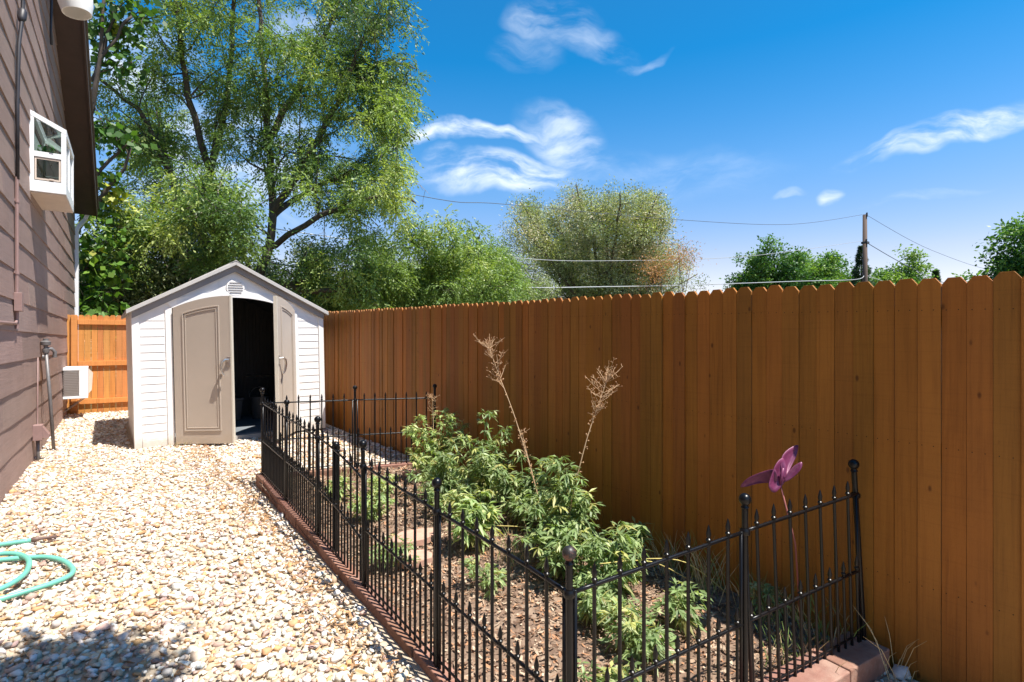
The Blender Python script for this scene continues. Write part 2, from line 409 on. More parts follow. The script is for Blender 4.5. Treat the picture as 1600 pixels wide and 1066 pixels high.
for j in range(int(-1.2/s_), int(12.75/s_)):
    for i in range(int(-1/s_), int(3.05/s_)):
        x = (i+rnd.uniform(-.5, .5))*s_; y = (j+rnd.uniform(-.5, .5))*s_
        if y > 6 and rnd.random() < .25: continue
        if in_gravel(x, y): pts.append((x, y, gz(y) + rnd.uniform(-.008, .014)))
P = np.array(pts); rad = np.clip(rng.lognormal(math.log(.0192), .36, len(P)), .009, .046)
o = scatter_rocks('gravel', P, rad, stone_cols(len(P)), M['stone'], protos); tag(o, 'pale cream and tan crushed stone gravel spread along the side yard', 'gravel', kind='stuff')
# bigger loose stones and small dark grit next to the edging bricks
# ------------------------------------------------------------------ soil litter
def flat_bits(name, P, L, W, cols, m, up=.35, parent=None):
    n = len(P); a = rng.uniform(0, 2*np.pi, n); tz = rng.normal(0, up, n)
    d = np.stack([np.cos(a)*np.cos(tz), np.sin(a)*np.cos(tz), np.sin(tz)], 1)
    sd = np.cross(d, np.array([0, 0, 1.]) + rng.normal(0, .4, (n, 3))); sd /= np.linalg.norm(sd, axis=1)[:, None]
    L = L[:, None]/2; W = W[:, None]/2; nrm = np.cross(d, sd)
    V = np.stack([P-d*L-sd*W*.6, P-d*L+sd*W*.6, P+sd*W+nrm*W*.5, P+d*L, P-sd*W+nrm*W*.3], 1).reshape(-1, 3)
    b = np.arange(n)*5; F = np.concatenate([np.stack([b, b+1, b+2, b+4], 1), np.stack([b+4, b+2, b+3, b+3], 1)])
    F = np.concatenate([np.stack([b, b+1, b+2], 1), np.stack([b, b+2, b+4], 1), np.stack([b+4, b+2, b+3], 1)])
    return np_mesh(name, V, F, m, parent, np.repeat(cols, 5, 0))
n = 19000; X = rng.uniform(1.27, 3.02, n); Y = rng.uniform(1.28, 5.6, n)
P = np.stack([X, Y, np.array([soilz(a, b) for a, b in zip(X, Y)]) + rng.uniform(.002, .02, n)], 1)
pal = np.array([[.36, .25, .17], [.24, .15, .10], [.50, .38, .27], [.13, .08, .055], [.42, .22, .12]])
tag(flat_bits('mulch', P, rng.uniform(.012, .05, n), rng.uniform(.004, .018, n), pal[rng.integers(0, 5, n)]*rng.uniform(.8, 1.15, (n, 1)), M['chip']),
    'dry leaf litter and bark bits covering the garden soil', 'mulch', kind='stuff')
# dry leaves and twigs caught between gravel and edging, and sprinkled on the gravel
n = 2600; Y = rng.uniform(1.4, 8.4, n); X = np.where(rng.random(n) < .5, 1.10-np.abs(rng.normal(0, .16, n)), rng.uniform(-.7, 2.9, n))
ok = np.array([in_gravel(a, b) for a, b in zip(X, Y)]); X = X[ok]; Y = Y[ok]; n = len(X)
P = np.stack([X, Y, np.array([gz(b) for b in Y]) + rng.uniform(.015, .035, n)], 1)
tag(flat_bits('dry_leaves', P, rng.uniform(.02, .08, n), rng.uniform(.004, .016, n), np.array([[.38, .22, .11]])*rng.uniform(.5, 1.5, (n, 1)), M['chip'], .2),
    'brown dry leaves and twigs lying on the pale gravel', 'leaf litter', kind='stuff')

# ------------------------------------------------------------------ timber fences
def picket_mb(mb, w, h, th, z0, at, col, lean=0, ear=.022):
    """board standing at transform `at`, width along local x"""
    poly = [(0, z0), (w, z0), (w+lean, h-ear*1.3), (w-ear+lean, h), (ear+lean, h), (lean, h-ear*1.3)]
    mb.prism(poly, 'y', 0, th, col, at)
def board_tone(k=1):
    v = rnd.uniform(.80, 1.13); h_ = rnd.uniform(-1, 1); return (v*(1+.05*h_), v*(1-.07*h_), v*rnd.uniform(.85, 1.15))
fence = empty('timber_fence', (3.04, 5.5, 0), label='long brown stained picket fence with dog eared tops, in shade behind the garden bed', cat='fence')
mb = MB(); y = -1.6
while y < 12.95:
    g = (rnd.uniform(.0022, .0042) if y > 1.6 else rnd.uniform(.0012, .0026)) if rnd.random() > .03 else rnd.uniform(.0035, .005)
    at = Matrix.Translation((3.04 + rnd.uniform(0, .011), y, 0)) @ Matrix.Rotation(R(90), 4, 'Z') @ Matrix.Rotation(R(rnd.uniform(-2.2, 2.2)), 4, 'Z')
    ztop = 1.797 + .0247*(y-1.06) + rnd.uniform(-.007, .007)
    picket_mb(mb, .089, ztop, -.017, gz(y)-.08, at, board_tone(), rnd.uniform(-.0015, .0015))
    for hn in (.35, 1.0, 1.62):      # two nails per rail
        for dn in (.022, .066): mb.box((dn-.0022, .0165, hn+.0247*y-.0022), (dn+.0022, .0178, hn+.0247*y+.0022), (.12, .1, .1), at)
    y += .0886 + g
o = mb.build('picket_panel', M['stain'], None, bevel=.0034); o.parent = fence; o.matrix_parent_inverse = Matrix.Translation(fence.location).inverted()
def under(o, root): o.parent = root; o.matrix_parent_inverse = Matrix.LocRotScale(root.location, root.rotation_euler, None).inverted(); return o
for h in (.35, 1.0, 1.62):
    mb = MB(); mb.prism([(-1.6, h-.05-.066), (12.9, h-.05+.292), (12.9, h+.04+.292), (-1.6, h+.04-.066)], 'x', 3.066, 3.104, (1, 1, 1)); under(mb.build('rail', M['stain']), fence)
for k in range(6):
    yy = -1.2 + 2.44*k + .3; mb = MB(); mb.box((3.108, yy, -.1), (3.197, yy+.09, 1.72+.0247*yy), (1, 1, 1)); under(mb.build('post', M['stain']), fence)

bf = empty('back_fence', (.5, 12.8, .18), label='sunlit orange stained fence with cross rails, closing the gap between house and shed', cat='fence')
mb = MB(); x = -.56
while x < 3.0:
    at = Matrix.Translation((x, 12.86, 0)); picket_mb(mb, .089, 1.985+rnd.uniform(-.006, .006), .017, .14, at, board_tone(), 0, .02); x += .0925 + (rnd.uniform(.002, .005) if rnd.random() < .3 else 0)
under(mb.build('picket_panel', M['stain_lit']), bf)
for h in (1.85, 1.085, .385):
    mb = MB(); mb.box((-.38, 12.818, h-.045), (3.02, 12.857, h+.045), (1.08, 1.02, 1)); under(mb.build('rail', M['stain_lit'], bevel=.003), bf)
mb = MB(); mb.box((-.475, 12.805, .12), (-.385, 12.857, 1.975), (1, .97, .95)); under(mb.build('post', M['stain_lit'], bevel=.003), bf)

# ------------------------------------------------------------------ house
WA = -math.atan(.03)
HM = Matrix.Translation((-.925, 0, 0)) @ Matrix.Rotation(WA, 4, 'Z')     # wall frame: x out of the wall, y along it
house = empty('house', HM.translation, (0, 0, WA), label='brown lap sided house with dark rake eave and white bay garden window', cat='house')
def uz(yy): return 4.2 + .5*(14.9-yy) if yy > 7.5 else 4.2 + .5*(14.9-7.5) - .5*(7.5-yy)   # underside of the roof
mb = MB(); k = 0
for k in range(27):
    z0 = .1 + .3*k; z1 = z0 + .3
    if k == 0: z0 = .02
    y1a = min(14.6, 14.9-(z0-4.2)/.5); y1b = min(14.6, 14.9-(z1-4.2)/.5); y0 = max(-.6, 15-y1a-.3)
    if y1a - y0 < .3: break
    cuts = [y0]; yy = y0 + rnd.uniform(.8, 3.4)
    while yy < y1b-.5: cuts.append(yy); yy += rnd.choice([2.44, 3.66, 4.88]) + rnd.uniform(-.4, .4)
    cuts.append(y1a)
    for a, b in zip(cuts[:-1], cuts[1:]):
        tone = rnd.uniform(.9, 1.08); tone = (tone*rnd.uniform(.97, 1.03), tone, tone*rnd.uniform(.97, 1.03)); last = b == y1a
        aa = a + (.002 if a != y0 else 0); bb = b - .002 if not last else b; m_ = max(2, int((bb-aa)/.22)); 
        vs = []; ph = rnd.uniform(0, 9)
        for i in range(m_+1):
            f = i/m_; ybt = aa+(bb-aa)*f; ytp = aa+((y1b if last else bb)-aa)*f
            wob = .0028*math.sin(ph+ybt*2.1) + .0018*math.sin(ybt*5.3+ph*2) + rnd.uniform(-.0006, .0006)
            xb = .0155 + wob; vs += [(-.004, ybt, z0), (xb, ybt, z0), (.003, ytp, z1+.012), (-.004, ytp, z1+.012)]
        fs = []
        for i in range(m_):
            q = i*4; r = q+4; fs += [(q, r, r+1, q+1), (q+1, r+1, r+2, q+2), (q+2, r+2, r+3, q+3)]
        fs += [(0, 1, 2, 3), (m_*4+3, m_*4+2, m_*4+1, m_*4)]
        mb.add(vs, fs, tone)
mb.build('siding', M['siding'], house)
mb = MB(); mb.prism([(-.6, -.1), (14.59, -.1), (14.59, 4.3), (7.5, 7.85), (.4, 4.3), (-.6, 4.2)], 'x', -8, -.012); mb.build('wall', M['fascia'], house)
mb = MB(); mb.prism([(.1, 4.2), (7.5, 7.9), (14.9, 4.2), (14.9, 4.42), (7.5, 8.14), (.1, 4.42)], 'x', -8, .345); roof = mb.build('roof', M['fascia'], house)
mb = MB(); mb.prism([(0, 4.375), (7.5, 8.145), (15, 4.375), (15, 4.40), (7.5, 8.17), (0, 4.40)], 'x', -8, .40); mb.build('shingles', M['shingle'], roof)
mb = MB(); mb.prism([(.1, 4.13), (7.5, 7.84), (14.92, 4.13), (14.92, 4.37), (7.5, 8.14), (.1, 4.37)], 'x', .347, .372); mb.build('fascia', M['fascia'], roof)
# downspout at the far corner
mb = MB(); mb.tube([(.20, 14.97, 4.22), (.16, 14.95, 4.10), (.06, 14.72, 3.90), (.035, 14.68, 3.78), (.035, 14.68, .25)], .047, 4); mb.build('downspout', M['white_trim'], house)
# bay garden window
yA, yB, zb, zt, xo, zo = 8.24, 9.31, 3.2, 4.12, .33, 3.95
win = MB()
win.box((0, yA, zb), (xo, yB, zb+.085)).build('garden_window', M['white_trim'], house, bevel=.004); win = house.children[-1]
fr = MB(); t_ = .045
for yy in (yA, yB-t_):
    fr.box((.004, yy, zb+.085), (t_, yy+t_, zt-.02)); fr.box((xo-t_, yy, zb+.085), (xo, yy+t_, zo-.035)); fr.box((t_, yy, 3.60), (xo-t_, yy+t_, 3.66))
    fr.prism([(.004, zt-.055), (xo, zo-.055), (xo+.004, zo), (.004, zt)], 'y', yy-.002, yy+t_+.002)
    fr.box((t_, yy+.004, zb+.085), (xo-t_, yy+t_-.004, zb+.13))
fr.box((xo-t_, yA+t_, zb+.087), (xo-.002, yB-t_, zb+.13)); fr.prism([(xo-.05, zo-.05), (xo+.002, zo-.06), (xo+.004, zo-.005), (xo-.05, zo+.02)], 'y', yA+t_, yB-t_)
fr.box((.004, yA+t_, zt-.05), (.045, yB-t_, zt-.004)); fr.box((xo-t_, (yA+yB)/2-.015, zb+.13), (xo-.004, (yA+yB)/2+.015, zo-.05))
fr.build('frame', M['white_trim'], win)
sa = MB()
for a, b in (((.05, yA+.008, zb+.14), (.066, yA+.03, 3.595)), ((xo-.066, yA+.008, zb+.14), (xo-.05, yA+.03, 3.595))): sa.box(a, b)
sa.box((.066, yA+.008, zb+.14), (xo-.066, yA+.03, zb+.158)); sa.box((.066, yA+.008, 3.575), (xo-.066, yA+.03, 3.595)); sa.box((.18, yA-.004, zb+.145), (.22, yA+.007, zb+.16))
sa.build('sash', M['beige'], win)
g_ = MB(); g_.box((t_, yA+.018, zb+.13), (xo-t_, yA+.022, 4.0)); g_.box((t_, yB-.022, zb+.13), (xo-t_, yB-.018, 4.0)); g_.box((xo-.024, yA+t_, zb+.13), (xo-.02, yB-t_, zo-.05))
g_.prism([(.05, zt-.03), (xo-.05, zo-.012), (xo-.05, zo-.008), (.05, zt-.026)], 'y', yA+t_, yB-t_); g_.build('pane', M['glass'], win)
MB().box((.01, yA+.02, zb-.012), (xo-.006, yB-.004, zb-.001)).build('sill', M['beige'], win)
sh = MB().box((.02, yA+.05, 3.62), (.26, yB-.05, 3.632)); sh.box((.012, yA+.06, zb+.13), (.018, yB-.06, 3.95)); sh.build('shelf', M['white'], win)
bl = MB()
for i in range(7): bl.box((.03, yA+.08, zb+.14+i*.05), (.05, yB-.08, zb+.165+i*.05))
bl.build('blind', M['beige'], win)

# plant in the window: thing of its own
def leaf_quads(P, D, L, W, cols, twist=1.0, fold=.25):
    """P base points, D directions (unit), per leaf length and width; pointed leaves of 2 quads, folded along the rib"""
    n = len(P); up = np.array([0, 0, 1.]) + rng.normal(0, twist*.5, (n, 3)); sd = np.cross(D, up); sd /= (np.linalg.norm(sd, axis=1)[:, None]+1e-9)
    nr = np.cross(sd, D); L = L[:, None]; W = W[:, None]/2
    m1 = P + D*L*.45; droop = np.array([0, 0, -1.])*L*.10
    V = np.stack([P, m1+sd*W+nr*W*fold, P+D*L+droop, m1-sd*W+nr*W*fold, m1-nr*W*fold*.2], 1).reshape(-1, 3)
    b = np.arange(n)*5
    F = np.concatenate([np.stack([b, b+1, b+2, b+4], 1), np.stack([b, b+4, b+2, b+3], 1)])
    return V, F, np.repeat(cols, 5, 0)
def dia_quads(P, D, L, W, cols, upn=.8):
    n = len(P); up = np.array([0, 0, 1.]) + rng.normal(0, upn, (n, 3)); sd = np.cross(D, up); sd /= (np.linalg.norm(sd, axis=1)[:, None]+1e-9)
    L = L[:, None]; W = W[:, None]/2; m1 = P + D*L*.5
    V = np.stack([P, m1+sd*W, P+D*L, m1-sd*W], 1).reshape(-1, 3); b = np.arange(n)*4
    return V, np.stack([b, b+1, b+2, b+3], 1), np.repeat(cols, 4, 0)
def unit(a): return a/(np.linalg.norm(a, axis=-1, keepdims=True)+1e-9)
n = 160; c = HM @ Vector((.14, 8.5, 3.72)); P = np.array(c) + rng.normal(0, 1, (n, 3))*(.04, .10, .035)
V, F, C = leaf_quads(P, unit(rng.normal(0, 1, (n, 3))), rng.uniform(.04, .07, n), rng.uniform(.02, .035, n), np.array([[.05, .2, .04]])*rng.uniform(.6, 1.4, (n, 1)))
pr = empty('potted_plant', HM @ Vector((.14, 8.5, 3.632)), label='small green potted plant on the shelf inside the white garden window', cat='plant')
under(np_mesh('foliage', V, F, M['leaf'], None, C), pr)
mb = MB(); mb.lathe(HM @ Vector((.14, 8.5, 3.632)), [(.035, 0), (.05, .07), (.052, .07), (.02, .068)], 12); under(mb.build('pot', M['beige']), pr)

# conduit with cable and box
def wl(x, y, z): return HM @ Vector((x, y, z))
cd = empty('electrical_conduit', wl(0, 7.2, .9), label='thin conduit painted like the siding, with junction box, running up the house wall', cat='conduit')
mb = MB(); mb.tube([wl(.03, 7.2, 1.62), wl(.03, 7.2, 2.6), wl(.03, 7.2, 3.1)], .016, 8)
for z in (2.15, 2.85): mb.tube([wl(.03, 7.2, z), wl(.03, 7.2, z+.04)], .021, 8); mb.box((0, 0, 0), (.01, .07, .02), None, Matrix.Translation(wl(.012, 7.165, z+.01)) @ Matrix.Rotation(WA, 4, 'Z'))
under(mb.build('conduit', M['mauve'], smooth='auto'), cd)
mb = MB(); mb.box((.015, 7.14, 1.79), (.075, 7.26, 1.97), None, HM); under(mb.build('junction_box', M['mauve'], bevel=.004), cd)
mb = MB(); mb.tube([wl(.03, 7.2, 1.8), wl(.03, 7.2, 1.70), wl(.03, 7.12, 1.67), wl(.03, 6.4, 1.66), wl(.03, 5.2, 1.66)], .014, 8); under(mb.build('conduit', M['mauve'], smooth=True), cd)
mb = MB(); mb.tube([wl(.035, 7.2, 3.08), wl(.035, 7.19, 3.8), wl(.045, 7.2, 4.4), wl(.06, 7.3, 4.75), wl(.06, 7.33, 5.1), wl(.05, 7.2, 5.3)], .016, 8)
mb.tube([wl(.05, 7.27, 4.66), wl(.055, 7.29, 4.70), wl(.06, 7.31, 4.78), wl(.06, 7.32, 4.82)], [.018, .036, .036, .018], 10); under(mb.build('cable', M['cable'], smooth=True), cd)
hc = MB(); hc.tube([wl(.05, 9.9, 6.6), wl(.06, 9.8, 6.1), wl(.055, 9.78, 5.75), wl(.06, 9.8, 5.55)], .016, 6)
tag(hc.build('hanging_wire', M['cable'], smooth=True), 'short dark wire end hanging high on the siding beside the eave', 'wire')
# tap / gas riser
gp = empty('gas_riser', (-.50, 9.1, .1), label='grey pipe with regulator valve leaning up from the gravel against the brown wall', cat='pipe')
mb = MB(); mb.tube([(-.505, 9.08, .08), (-.545, 9.10, .8), (-.585, 9.12, 1.38)], .019, 10); under(mb.build('pipe', M['greypipe'], smooth=True), gp)
mb = MB(); mb.lathe((-.587, 9.12, 1.34), [(.028, 0), (.036, .02), (.036, .06), (.022, .07), (.022, .10), (.05, .11), (.055, .15), (.03, .165), (.03, .19)], 14)
mb.tube([(-.587, 9.12, 1.40), (-.53, 9.14, 1.40), (-.50, 9.15, 1.36), (-.50, 9.15, 1.29)], .022, 10); mb.tube([(-.62, 9.12, 1.30), (-.60, 9.12, 1.30)], .03, 10)
under(mb.build('valve', M['greypipe'], smooth='auto'), gp)
ub = empty('utility_box', (-.62, 8.5, .1), label='small painted utility box with short pipe, low on the house wall by the grey riser', cat='box')
mb = MB(); mb.box((.012, 8.42, .34), (.10, 8.56, .52), None, HM); under(mb.build('box', M['mauve'], bevel=.005), ub)
mb = MB(); mb.tube([wl(.055, 8.49, .34), wl(.055, 8.49, .2), wl(.06, 8.47, .06)], .017, 8); under(mb.build('pipe', M['greypipe'], smooth=True), ub)
mb = MB(); mb.prism([(.10, .50), (.16, .40), (.16, .37), (.10, .37)], 'y', 8.42, 8.56, None, HM); under(mb.build('hood', M['mauve']), ub)
ln = MB(); ln.tube([wl(.024, 8.78, 1.3), wl(.022, 8.76, .7), wl(.024, 8.75, .40), wl(.05, 8.62, .36)], .007, 6)
tag(ln.build('cable_line', M['mauve'], smooth=True), 'thin painted cable running down the siding to the utility box', 'cable')

# wall air conditioner
ac = empty('air_conditioner', (-.37, 12.0, .52), label='white through the wall air conditioner with silver grille and wire brace', cat='air conditioner')
MBx = lambda: MB()
y0, y1 = 11.95, 12.55
mb = MB(); mb.box((-.54, y0+.02, .52), (-.215, y1, 1.05)); under(mb.build('case', M['white'], bevel=.01), ac)
mb = MB(); mb.box((-.55, y0-.002, 1.0), (-.212, y0+.018, 1.052)); mb.box((-.55, y0-.002, .518), (-.212, y0+.018, .56)); mb.box((-.335, y0-.002, .562), (-.212, y0+.018, .998)); under(mb.build('face_frame', M['white_trim'], bevel=.003), ac)
mb = MB()
for i in range(15): mb.box((-.55, y0, .57+i*.0285), (-.337, y0+.012, .584+i*.0285), None)
under(mb.build('grille', M['metal']), ac)
for yb in (y0+.1, y1-.1): under(MB().tube([(-.25, yb, .52), (-.50, yb, .32), (-.56, yb, .28)], .008, 6).build('bracket', M['greypipe']), ac)
mb = MB(); mb.prism([(-.214, 1.01), (-.15, .93), (-.17, .62), (-.214, .56)], 'y', y1-.1, y1-.08); under(mb.build('side_flap', M['beige']), ac)

# outdoor lamp hanging at the top left
lp = empty('wall_lamp', (-.10, 3.82, 3.3), label='white bell shaped outdoor lamp cut off by the top edge beside the eave', cat='lamp')
mb = MB(); c = Vector((-.115, 3.80, 3.275)); up = Vector((-.12, .05, 1)).normalized()
mb.tube([c+up*h for h in (0.03, 0.0, .0, .05, .11, .16, .17)], [.0605, .062, .066, .078, .082, .06, .02], 24); under(mb.build('shade', M['white'], smooth='auto'), lp)
mb = MB(); mb.lathe(c+up*.012, [(.058, 0), (.058, .004)], 20, up=up); under(mb.build('lens', M['beige']), lp)
mb = MB(); mb.tube([c+up*.16, c+up*.24, (-.4, 3.85, 3.54), wl(.01, 3.85, 3.54)], .014, 8); under(mb.build('arm', M['white'], smooth=True), lp)

# ------------------------------------------------------------------ shed
SH = Matrix.Translation((.325, 8.6, .10)) @ Matrix.Rotation(R(-1.2), 4, 'Y')
shed = empty('garden_shed', SH.translation, (0, R(-1.2), 0), label='white resin garden shed with grey gable roof and taupe double doors standing open', cat='shed')
W_, D_ = 2.44, 2.2; ox0, ox1 = .443, 1.979; pk = 2.44; ez = 1.78
def arch(x, top=1.99, side=1.83): 
    f = (x-1.211)/.768; return side + (top-side)*(1-f*f)
def rz(x): return ez + (pk-ez)*(1-abs(x-1.22)/1.22)
NA = 16; xs = [ox0 + (ox1-ox0)*i/NA for i in range(NA+1)]
mb = MB()
mb.box((0, 0, 0), (ox0, .04, 0.0001+ez)); mb.box((ox1, 0, 0), (W_, .04, 0.0001+ez))
mb.prism([(0, ez), (ox0, ez), (ox0, rz(ox0)), (0.0, ez+.001)], 'y', 0, .04); mb.prism([(ox1, ez), (W_, ez), (W_, ez+.001), (ox1, rz(ox1))], 'y', 0, .04)
for a, b in zip(xs[:-1], xs[1:]): mb.prism([(a, arch(a)), (b, arch(b)), (b, rz(b)), (a, rz(a))], 'y', 0, .04)
mb.box((-.0, .04, 0), (.035, D_, ez)); mb.box((W_-.035, .04, 0), (W_, D_, ez)); mb.prism([(0, 0), (W_, 0), (W_, ez), (1.22, pk), (0, ez)], 'y', D_-.035, D_+.002)
mb.build('wall', M['resin'], shed)
# lap panels, corner boards, arch trim: raised pieces of the same resin
for a, b in ((.085, .355), (2.075, 2.36)):
    mb = MB(); z = .10
    while z + .104 < 1.80:
        mb.prism([(-.001, z+.004), (-.007, z+.004), (-.0015, z+.103), (-.001, z+.103)], 'x', a, b); z += .104
    mb.build('lap_siding', M['resin'], shed)
for a, b, c, d in ((-.004, .0755, .085, .355), (2.368, W_+.004, 2.075, 2.36)):
    MB().box((a, -.018, 0), (b, .05, 1.80)).build('corner_trim', M['resin'], shed, bevel=.004); MB().box((c, -.012, 0), (d, -.001, .10)).build('base_trim', M['resin'], shed, bevel=.004)
mb = MB(); mb.box((ox0-.075, -.016, 0), (ox0, -.001, arch(ox0))); mb.box((ox1, -.016, 0), (ox1+.075, -.001, arch(ox1)))
def xo_(x): return 1.211 + (x-1.211)*1.10
for a, b in zip(xs[:-1], xs[1:]):
    mb.prism([(a, arch(a)), (b, arch(b)), (xo_(b), arch(b)+.085), (xo_(a), arch(a)+.085)], 'y', -.016, -.001)
mb.build('door_surround', M['resin'], shed)
mb = MB(); 
for i in range(20):      # louvred round vent
    pass
mb.lathe((1.22, -.018, 2.13), [(.115, 0), (.12, .012), (.12, .018)], 28, up=Vector((0, 1, 0))); vent = mb.build('vent', M['resin'], shed, smooth='auto')
mb = MB()
for i in range(5):
    dz = (i-2)*.034; hw = math.sqrt(max(.105**2-dz*dz, 0))*.93; mb.box((1.22-hw, -.024, 2.13+dz-.007), (1.22+hw, -.018, 2.13+dz+.004))
mb.build('slats', M['trimgrey'], vent)
# roof
of = -.10
for sgn in (0, 1):
    a = Matrix.Identity(4)
    e0 = (-.06, ez-.035) if sgn == 0 else (W_+.06, ez-.035); p0 = (1.22, pk+.0)
    mb = MB(); th = .055
    mb.prism([e0, p0, (1.22, pk+th), (e0[0], e0[1]+th)], 'y', of, D_+.08); r_ = mb.build('roof', M['roofgrey'], shed, bevel=.004)
    mb = MB()
    for k in range(8):
        yk = of + .15 + k*.29; mb.prism([(e0[0]*.97+1.22*.03, e0[1]+th+.002), (1.22, pk+th+.002), (1.22, pk+th+.018), (e0[0]*.97+1.22*.03, e0[1]+th+.016)], 'y', yk, yk+.05)
    mb.build('rib', M['roofgrey'], r_)
    q0 = (0.0 if sgn == 0 else W_, ez-.07)
    mb = MB(); mb.prism([(q0[0], q0[1]-.02), (1.22, pk-.085), (1.22, pk-.002), (q0[0], ez+.0-.002)], 'y', -.05, -.0185); mb.build('gable_trim', M['trimgrey'], shed)
mb = MB(); mb.prism([(1.16, pk+.03), (1.22, pk+.058), (1.28, pk+.03), (1.22, pk+.072)], 'y', of-.004, D_+.08); mb.build('ridge_cap', M['roofgrey'], shed)
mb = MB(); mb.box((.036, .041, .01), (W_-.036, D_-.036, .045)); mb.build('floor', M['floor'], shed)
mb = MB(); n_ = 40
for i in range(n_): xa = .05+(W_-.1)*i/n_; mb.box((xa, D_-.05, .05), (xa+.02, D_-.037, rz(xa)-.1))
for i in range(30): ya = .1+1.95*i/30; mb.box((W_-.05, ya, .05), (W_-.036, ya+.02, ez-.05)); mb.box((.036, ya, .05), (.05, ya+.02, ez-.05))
mb.box((.036, .06, .046), (.0375, D_-.04, ez-.02)); mb.box((W_-.0375, .06, .046), (W_-.036, D_-.04, ez-.02)); mb.prism([(.04, .046), (W_-.04, .046), (W_-.04, ez-.03), (1.22, pk-.06), (.04, ez-.03)], 'y', D_-.0368, D_-.0352)  # dark sheets added over the pale resin walls to paint the interior shade
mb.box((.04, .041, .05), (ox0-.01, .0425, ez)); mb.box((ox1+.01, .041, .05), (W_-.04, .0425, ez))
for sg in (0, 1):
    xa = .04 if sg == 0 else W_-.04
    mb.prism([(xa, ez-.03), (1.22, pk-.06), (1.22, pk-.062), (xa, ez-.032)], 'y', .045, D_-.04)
mb.build('shade_lining', M['inner_shade'], shed)
mb = MB(); mb.box((ox0, -.03, -.02), (ox1, .035, .035)); mb.build('threshold', M['roofgrey'], shed)
mb = MB(); mb.tube([(2.2, 1.2, .78), (1.5, .95, .8)], .012, 6); mb.build('rack_bar', M['metal'], shed)

def shed_door(hx, direction, ang):
    """panel door hinged at hx; direction +1 = extends to +x when shut"""
    Mx = Matrix.Translation((hx, -.022, .0)) @ Matrix.Rotation(R(-ang*direction), 4, 'Z')
    wd = .764; T = .04
    xs_ = [i*wd/8 for i in range(9)]
    def X(u): return u*direction
    def top(u): return arch(hx + u*direction) - .012
    d = MB()
    for a, b in zip(xs_[:-1], xs_[1:]): 
        poly = [(X(a), .02), (X(b), .02), (X(b), top(b)), (X(a), top(a))]
        if direction < 0: poly = poly[::-1]
        d.prism(poly, 'y', -T, 0)
    dr = d.build('door', M['door'], shed); dr.matrix_local = Mx
    # moulded recess: raised bead rectangle with arched head
    b0, b1 = .125, .625
    def bead(off, w, name, y_out, m):
        f = MB(); a0, a1 = b0+off, b1-off; zb_ = .19+off
        def pr(poly): f.prism(poly if direction > 0 else poly[::-1], 'y', y_out, -T-.0005)
        pr([(X(a0), zb_), (X(a0+w), zb_), (X(a0+w), top(a0+w)-.12-off), (X(a0), top(a0)-.12-off)])
        pr([(X(a1-w), zb_), (X(a1), zb_), (X(a1), top(a1)-.12-off), (X(a1-w), top(a1-w)-.12-off)])
        pr([(X(a0+w), zb_), (X(a1-w), zb_), (X(a1-w), zb_+w), (X(a0+w), zb_+w)])
        n_ = 8
        for i in range(n_):
            u = a0+w+(a1-a0-2*w)*i/n_; v = a0+w+(a1-a0-2*w)*(i+1)/n_
            pr([(X(u), top(u)-.12-off-w), (X(v), top(v)-.12-off-w), (X(v), top(v)-.12-off), (X(u), top(u)-.12-off)])
        o = f.build(name, m, dr, bevel=.003)
    bead(0, .016, 'panel_bead', -T-.011, M['door']); bead(.036, .012, 'panel_bead', -T-.008, M['door'])
    e = MB(); xx = sorted((X(wd+.001), X(wd+.022))); e.box((xx[0], -T-.004, .02), (xx[1], .002, top(wd)+.004)); e.build('edge_strip', M['doortrim'], dr)
    hd = MB(); hxp = X(wd-.075)
    hd.tube([(hxp+X(.05), -T-.004, 1.13), (hxp+X(.03), -T-.05, 1.135), (hxp, -T-.07, 1.11), (hxp-X(.02), -T-.07, 1.04), (hxp-X(.01), -T-.06, .96), (hxp+X(.015), -T-.045, .92)], [.014, .016, .017, .017, .015, .011], 8)
    hd.box((min(hxp+X(.03), hxp+X(.072)), -T-.012, 1.05), (max(hxp+X(.03), hxp+X(.072)), -T-.001, 1.17)); hd.build('handle', M['metal'], dr, smooth='auto')
    return dr
shed_door(ox0+.03, 1, 38); shed_door(ox1, -1, 58)
# a second pull on the right leaf hangs as a strap
def in_shed(x, y, z): return SH @ Vector((x, y, z))
bn = empty('storage_bin', in_shed(1.35, 1.6, .05), label='dark lidded storage bin on the left, just visible inside the dark shed', cat='bin', group='bins inside the shed')
M['bin'] = mat('bin_plastic', (.07, .07, .075), .5)
mb = MB(); mb.prism([(1.17, .05), (1.51, .05), (1.55, .38), (1.13, .38)], 'y', 1.45, 1.75, None, SH); under(mb.build('body', M['bin'], bevel=.01), bn)
mb = MB(); mb.box((1.11, 1.43, .382), (1.57, 1.77, .42), None, SH); under(mb.build('lid', M['bin'], bevel=.008), bn)
bk = empty('bucket', in_shed(1.8, 1.5, .05), label='round grey bucket with handle, right of the bin inside the dark shed', cat='bucket')
mb = MB(); mb.lathe(in_shed(1.82, 1.5, .05), [(.12, 0), (.15, .34), (.16, .34), (.16, .37), (.14, .37)], 20); under(mb.build('pail', M['bin'], smooth='auto'), bk)
mb = MB(); mb.tube([in_shed(1.82+.16*math.cos(a), 1.5, .42+.16*math.sin(a)) for a in np.linspace(0, math.pi, 9)], .005, 5); under(mb.build('handle', M['metal']), bk)

